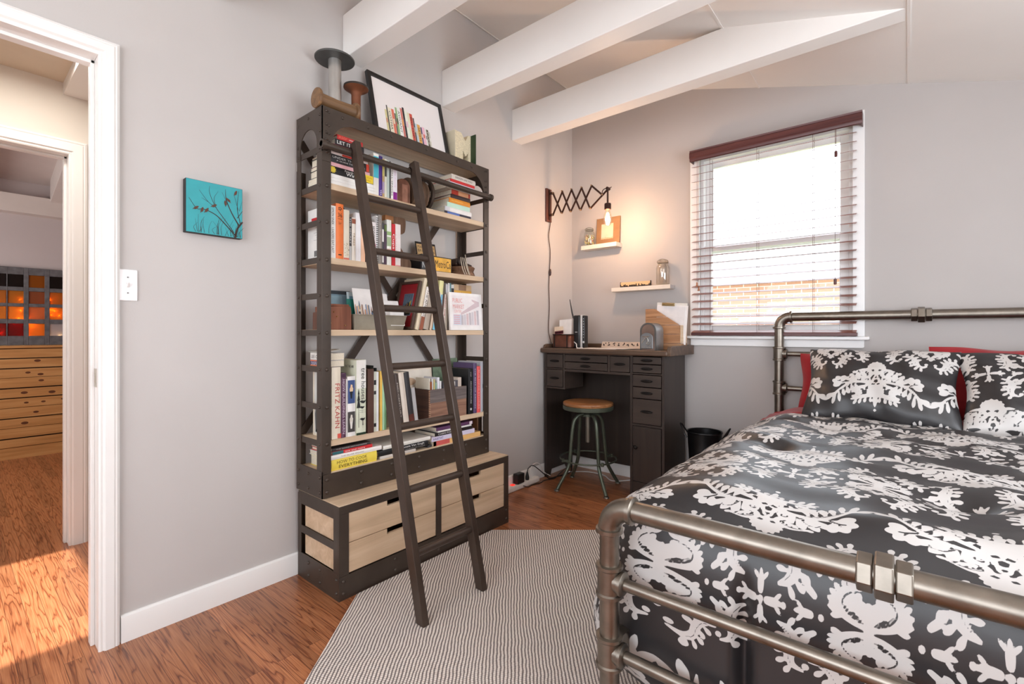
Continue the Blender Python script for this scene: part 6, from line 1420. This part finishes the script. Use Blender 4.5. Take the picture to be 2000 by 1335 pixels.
t = thing('brown_print', 'brown square panel with a pale glowing rectangle standing behind the lamp bulb', 'picture', (.35, YB-.02, 1.8155))
mt = Matrix.Translation((.250, YB-.034, 1.8155)) @ Matrix.Rotation(R(-4), 4, 'X')
MB(mt).box((0, 0, 0), (.205, .012, .215)).build('panel', M('panel_brown', (150, 112, 78), .5, var=.12, scale=14), t, bevel=.001)
MB(mt).box((.045, -.0008, .045), (.150, 0, .165)).build('pale_field', cov((226, 196, 172)), t)
rng = random.Random(1); m = MB(mt)
for k in range(22): x = .044+k*.0048; m.box((x, -.0010, .04+rng.random()*.006), (x+.0035, -.0002, .05+rng.random()*.012))
m.build('drawn_roofline', cov((196, 156, 120)), t)
t = thing('skyline_strip', 'narrow tan panel with a black city skyline standing on the longer shelf', 'picture', (.6, YB-.05, 1.4605))
sy_ = YB-.060
B(((.480, sy_, 1.4605), (.722, sy_+.01, 1.500))).build('panel', cov((222, 186, 140)), t, smooth=0)
rng = random.Random(8); P = [(.480, 1.4605), (.722, 1.4605)]; x = .722; q = []
while x > .484: w_ = .006+rng.random()*.012; hgt = 1.468+rng.random()*.018; q += [(x, hgt), (x-w_*.8, hgt), (x-w_*.8, 1.468)]; x -= w_
P += q+[(.480, 1.47)]
MB().prism([(a, sy_-.0006, b) for a, b in P], (0, 1, 0), .0005).build('skyline_silhouette', ink((34, 24, 22)), t, smooth=0)
B(((.478, sy_-.001, 1.4605), (.482, sy_+.011, 1.502)), ((.720, sy_-.001, 1.4605), (.724, sy_+.011, 1.502))).build('end_edge', ink((40, 28, 24)), t)

# ------------------------------------------------------------------ scissor wall lamp
t = thing('wall_lamp', 'accordion scissor wall lamp with a bare glowing bulb, mounted in the corner', 'lamp', (.01, 3.05, 2.0))
lb = M('lamp_bronze', (72, 48, 40), .4, .7, var=.15, scale=30)
B(((.001, 3.020, 1.985), (.016, 3.088, 2.245))).build('mounting_plate', wood('plate_mahogany', (84, 44, 34), (108, 60, 46), .4, axis=2, freq=1), t, bevel=.002)
m = B(((.016, 3.046, 2.0), (.022, 3.062, 2.235)))
for z in (2.204, 2.036): m.box((.018, 3.044, z-.008), (.058, 3.060, z+.008))
m.build('plate_bracket', lb, t, bevel=.001)
ly = 3.05; tops = [(.056, 2.204), (.141, 2.203), (.225, 2.201), (.314, 2.198), (.398, 2.195)]; bots = [(.052, 2.034), (.136, 2.035), (.216, 2.034), (.303, 2.032), (.387, 2.030)]
seg = []
for i in range(4): seg += [(tops[i], bots[i+1], -.004), (bots[i], tops[i+1], .004)]
seg += [(tops[4], (.490, 2.108), -.004), (bots[4], (.534, 2.146), .004)]
for a, b, o in seg: MB().bar((a[0], ly+o, a[1]), (b[0], ly+o, b[1]), .005, .013, (0, 0, 1) if abs(a[0]-b[0]) > .02 else (1, 0, 0)).build('arm_bar', lb, t)
m = MB()
for p in tops+bots+[(.4875, 2.112)]: m.lathe([(.001, -.010), (.0055, -.009), (.0055, .009), (.001, .010)], (p[0], ly, p[1]), (0, 1, 0), 12)
m.build('pivot', M('pivot_brass', (170, 140, 110), .35, .8), t)
m = MB(); m.lathe([(.003, -.02), (.011, -.016), (.011, .016), (.003, .02)], (.534, ly, 2.146), (0, 1, 0), 14); m.bar((.534, ly, 2.146), (.562, ly, 2.152), .004, .004); m.tube([(.531, ly, 2.15), (.531, ly, 2.03)], .0065, 10)
m.tube(curve_pts([(.49, ly-.006, 2.115), (.495, ly-.01, 2.135), (.515, ly-.01, 2.147), (.531, ly, 2.14)], 4), .003, 6)
m.build('hanger', lb, t)
MB().lathe([(.006, 2.045), (.022, 2.040), (.024, 2.032), (.024, 1.998), (.020, 1.994)], (.531, ly, 0), seg=24).build('socket', lb, t)
bu = MB().lathe([(.014, 1.996), (.016, 1.985), (.024, 1.965), (.031, 1.935), (.031, 1.915), (.024, 1.892), (.012, 1.880), (.001, 1.877)], (.531, ly, 0), seg=28, cap=False).build('bulb', glass('bulb_glass', (1, .95, .86), .06, .02), t)
m = MB()
for k in range(8): a = 2*PI*k/8; m.tube([(.531+.006*math.cos(a), ly+.006*math.sin(a), 1.972), (.531+.016*math.cos(a+.3), ly+.016*math.sin(a+.3), 1.930), (.531+.010*math.cos(a+.6), ly+.010*math.sin(a+.6), 1.900)], .0017, 6)
m.build('filament', glow('filament_glow', (255, 200, 130), 160), bu)
lamp('bulb_light', 'POINT', (.531, ly, 1.932), 18, (1, .67, .48), radius=.022)
t = thing('lamp_cord', 'thin brown lamp cord with an inline switch running down the left wall to the desk', 'cord', (.008, 3.06, .98))
P = [(.012, 3.075, 1.985), (.010, 3.071, 1.95), (.010, 3.055, 1.87), (.008, 3.078, 1.76), (.008, 3.071, 1.62), (.010, 3.058, 1.475), (.010, 3.064, 1.32), (.012, 3.051, 1.13), (.028, 3.064, 1.03)]
MB().tube(curve_pts(P, 8), .0032, 8).build('cord_sheath', M('cord_brown', (70, 48, 38), .6), t)
MB().lathe([(.003, -.028), (.009, -.02), (.011, 0), (.009, .02), (.003, .028)], (.012, 3.071, 1.59), (0, .05, 1), 14).build('inline_switch', M('switch_brown', (58, 30, 26), .35), t)

# power strip and plugs by the bookcase
t = thing('power_strip', 'white power strip lying along the baseboard between bookcase and desk', 'power strip', (.045, 2.71, 0))
B(((.020, 2.42, 0), (.068, 2.862, .040))).build('strip_body', M('strip_white', (228, 222, 216), .4), t, bevel=.010, bseg=3)
B(((.03, 2.56, .0402), (.055, 2.585, .0445))).build('switch_light', glow('switch_red', (240, 40, 30), 2.0), t)
t = thing('plug_adapter', 'black plug-in adapter on the white power strip', 'adapter', (.045, 2.63, .042)); B(((.022, 2.600, .0422), (.070, 2.675, .112))).build('case', M('adapter_black', (28, 27, 28), .4), t, bevel=.006)
t = thing('plug', 'small black plug and looping cord on the power strip near the desk leg', 'plug', (.045, 2.74, .042))
MB().lathe([(.014, .0422), (.015, .06), (.010, .08), (.005, .10)], (.046, 2.735, 0), seg=14).build('plug_body', M('adapter_black', (28, 27, 28)), t)
MB().tube(curve_pts([(.046, 2.735, .098), (.05, 2.745, .125), (.055, 2.79, .135), (.06, 2.86, .09), (.075, 2.93, .03), (.085, 2.96, .006), (.10, 3.05, .005), (.12, 3.2, .006), (.06, 3.3, .05)], 6), .0035, 6).build('cord_sheath', M('adapter_black', (28, 27, 28)), t)
t = thing('cable', 'thin black cord snaking over the floor from the power strip under the desk', 'cable', (.09, 2.9, .004))
MB().tube(curve_pts([(.07, 2.66, .02), (.082, 2.70, .005), (.075, 2.76, .004), (.092, 2.84, .004), (.080, 2.90, .004), (.11, 2.99, .004), (.07, 3.12, .004), (.05, 3.25, .02)], 6), .003, 6).build('cable_sheath', M('adapter_black', (28, 27, 28)), t)
t = thing('cable', 'white cord arching up the wall above the power strip', 'cable', (.03, 2.8, .04))
MB().tube(curve_pts([(.044, 2.775, .042), (.034, 2.785, .09), (.028, 2.82, .125), (.026, 2.88, .13), (.026, 2.93, .10), (.03, 2.97, .04), (.05, 3.02, .005)], 6), .0035, 6).build('cable_sheath', M('cable_white', (232, 228, 224)), t)
t = thing('cable', 'white cord lying on the floor behind the stool under the desk', 'cable', (.4, 3.3, .004))
MB().tube(curve_pts([(.09, 3.2, .004), (.22, 3.30, .004), (.36, 3.30, .004), (.48, 3.22, .004), (.62, 3.30, .02)], 6), .0035, 6).build('cable_sheath', M('cable_white', (232, 228, 224)), t)

# ------------------------------------------------------------------ window
wf = M('window_white', (240, 239, 238), .35, var=0)
m = B(((WX0-.012, YB+.02, WZ0-.012), (WX0+.02, YB+.15, WZ1+.012)), ((WX1-.02, YB+.02, WZ0-.012), (WX1+.012, YB+.15, WZ1+.012)), ((WX0+.02, YB+.02, WZ1-.02), (WX1-.02, YB+.15, WZ1+.012)), ((WX0+.02, YB+.02, WZ0-.012), (WX1-.02, YB+.15, WZ0+.012)))
win = struct('window_1', m, wf, smooth=0, bevel=.002)
m = B(((.998, YB-.018, 1.094), (WX0, YB, 2.398)), ((WX1, YB-.018, 1.094), (1.992, YB, 2.398)), ((WX0, YB-.018, WZ1), (WX1, YB, 2.398))); m.build('window_casing', wf, win, smooth=0, bevel=.003)
m = B(((.985, YB-.055, 1.074), (2.015, YB+.02, 1.094))); m.build('window_sill', wf, win, bevel=.004)
m = MB().prism([(1.0, YB-.016, 1.074), (1.99, YB-.016, 1.074), (1.99, YB-.016, 1.032), (1.982, YB-.016, 1.026), (1.008, YB-.016, 1.026), (1.0, YB-.016, 1.032)], (0, 1, 0), .016); m.build('window_apron', wf, win, bevel=.002)
def sash(y, z0, z1, bot, name):
    x0, x1 = WX0+.02, WX1-.02; s = .048
    o = B(((x0, y, z0), (x0+s, y+.03, z1)), ((x1-s, y, z0), (x1, y+.03, z1)), ((x0+s, y, z0), (x1-s, y+.03, z0+bot)), ((x0+s, y, z1-.042), (x1-s, y+.03, z1))).build(name, wf, win, smooth=0, bevel=.003)
    B(((x0+s-.004, y+.013, z0+bot-.004), (x1-s+.004, y+.017, z1-.038))).build('pane', glass('window_glass', (.985, .99, .99), .02, .0), o, smooth=0)
sash(YB+.035, WZ0+.012, 1.722, .065, 'lower_sash'); sash(YB+.075, 1.672, WZ1-.02, .045, 'upper_sash')

# wooden venetian blind
t = thing('venetian_blind', 'dark red-brown wooden venetian blind with open slats over the window', 'blind', (1.49, YB-.06, 1.08))
mah = wood('mahogany_slat', (84, 44, 42), (104, 58, 54), .35, axis=0, freq=.8, dark=.25)
slm = wood('mahogany_slat_lit', (132, 78, 64), (156, 98, 82), .35, axis=0, freq=.8, dark=.2)  # same mahogany made lighter, light on the slat tops put into the colour
prf = [(0, 0), (-.010, .002), (-.012, .018), (-.018, .026), (-.018, .058), (-.012, .064), (-.014, .074), (0, .078)]
MB().prism([(1.020, YB-.082+a, 2.296+b) for a, b in prf], (1, 0, 0), .965).build('valance', mah, t, smooth=30)
B(((1.020, YB-.082, 2.298), (1.026, YB-.019, 2.372)), ((1.979, YB-.082, 2.298), (1.985, YB-.019, 2.372)), ((1.03, YB-.075, 2.330), (1.975, YB-.022, 2.370))).build('headrail', mah, t)
zs = [2.268-.0520*k for k in range(23)]
for k, z in enumerate(zs):
    mt = Matrix.Translation((0, YB-.046, z)) @ Matrix.Rotation(R(16), 4, 'X')
    s_ = MB(mt).prism([(1.026, -.025, -.0010), (1.026, 0, -.0006), (1.026, .025, -.0010), (1.026, .025, .0008), (1.026, 0, .0012), (1.026, -.025, .0008)], (1, 0, 0), .930).build('slat', slm, t, smooth=30)
B(((1.022, YB-.072, 1.0965), (1.960, YB-.020, 1.116))).build('bottom_rail', mah, t, bevel=.002)
m = MB()
cm = M('ladder_cord', (116, 84, 76), .8)
for x in (1.15, 1.44, 1.745):
    for y in (YB-.073, YB-.019): m.tube([(x, y, 1.115), (x, y, 2.30)], .0011, 5)
    for z in zs: m.tube([(x+.004, YB-.072, z-.003), (x+.004, YB-.020, z-.003)], .0008, 4)
m.build('ladder_cord', cm, t)
for x, z in ((1.070, 1.435), (1.082, 1.405)):
    c_ = MB().tube([(x, YB-.090, z+.02), (x, YB-.088, 2.30)], .0011, 5).build('pull_cord', cm, t)
    MB().lathe([(.003, .026), (.006, .022), (.005, .012), (.009, 0), (.009, -.003), (.001, -.004)], (x, YB-.090, z), seg=12).build('tassel', wood('tassel_wood', (150, 92, 60), (176, 120, 84), .4, axis=2), c_)
for x, z in ((1.862, 2.14), (1.858, 1.40)):
    c_ = MB().tube([(x, YB-.090, z+.03), (x, YB-.088, 2.30)], .0013, 5).build('pull_cord', cm, t)
    MB().lathe([(.003, .030), (.008, .026), (.008, -.004), (.001, -.006)], (x, YB-.090, z), seg=12).build('tassel', mah, c_)

# ------------------------------------------------------------------ outside: the house next door, a hedge, a lawn
def brick_mat():
    m = bpy.data.materials.new('pale_brick'); m.use_nodes = True; nt = m.node_tree; b = nt.nodes['Principled BSDF']; L = nt.links.new
    tc = nt.nodes.new('ShaderNodeTexCoord'); mp = nt.nodes.new('ShaderNodeMapping'); mp.inputs['Rotation'].default_value = (R(90), 0, 0); L(tc.outputs['Object'], mp.inputs[0])
    br = nt.nodes.new('ShaderNodeTexBrick'); br.inputs['Scale'].default_value = 1; br.inputs['Brick Width'].default_value = .22; br.inputs['Row Height'].default_value = .075; br.inputs['Mortar Size'].default_value = .007
    br.inputs['Color1'].default_value = lin((206, 150, 132)); br.inputs['Color2'].default_value = lin((222, 168, 148)); br.inputs['Mortar'].default_value = lin((240, 232, 226)); L(mp.outputs[0], br.inputs['Vector']); L(br.outputs['Color'], b.inputs['Base Color']); b.inputs['Roughness'].default_value = .9
    return m
struct('ground', B(((-8, YB+.15, -.6), (12, 16, -.5))), M('lawn_green', (120, 140, 84), .9, var=.2, scale=4))
t = thing('neighbour_house', 'sunlit pale brick house next door seen through the blind', 'house', (1.5, 9.5, -.5))
bk_ = brick_mat()
B(((-3, 9.0, -.5), (5.6, 13, 1.98))).build('wall', bk_, t, smooth=0)
MB().prism([(-3.3, 8.7, 1.98), (5.9, 8.7, 1.98), (5.9, 11, 2.45), (-3.3, 11, 2.45)], (0, 0, 1), .12).build('roof', M('roof_grey', (206, 204, 206), .8, var=.1), t, smooth=0)
for x0, x1, z0, z1 in ((-.9, .3, .2, 1.2), (1.3, 2.3, -.1, 1.15)):
    f = B(((x0, 8.96, z0), (x1, 9.02, z1))).build('window_surround', M('window_white', (240, 239, 238)), t); B(((x0+.08, 8.945, z0+.08), (x1-.08, 8.96, z1-.08))).build('window_pane', M('pane_grey', (150, 160, 170), .1), f)
B(((-.1, 8.93, 1.30), (1.1, 9.0, 1.36)), ((1.25, 8.93, 1.28), (2.4, 9.0, 1.34))).build('lintel', M('lintel_grey', (186, 184, 180), .8), t)
leaf = M('hedge_leaf', (150, 166, 96), .6, var=.3, scale=6)
def shrub(x, y, r, h, label):
    t = thing('garden_shrub', label, 'shrub', (x, y, -.5), 'garden shrubs beyond the window'); rng = random.Random(int(x*100)); m = MB()
    for k in range(700):
        a, b = rng.random()*2*PI, math.acos(2*rng.random()-1); q = r*(.72+.3*rng.random()); c = Vector((x+q*math.sin(b)*math.cos(a), y+q*math.sin(b)*math.sin(a), -.5+h*.5+h*.5*math.cos(b)*(.85+.2*rng.random())))
        d = Vector((rng.random()-.5, rng.random()-.5, rng.random()-.3)).normalized()*.07; e = d.orthogonal().normalized()*.028
        m._f([m.bm.verts.new(p) for p in (c, c+d*.5+e, c+d, c+d*.5-e)])
    m.build('foliage', leaf, t, smooth=0); MB().tube([(x, y, -.5), (x, y, -.5+h*.5)], .04, 8).build('stem', M('stem_brown', (96, 76, 60), .8), t)
shrub(-.45, 7.6, .6, 1.25, 'yellow-green garden shrub beyond the window, at the left of the glass'); shrub(.9, 7.7, .6, 1.1, 'low garden shrub beyond the window, right of the larger one'); shrub(-1.9, 7.8, .7, 1.3, 'garden shrub beyond the window at the far left edge of the glass')
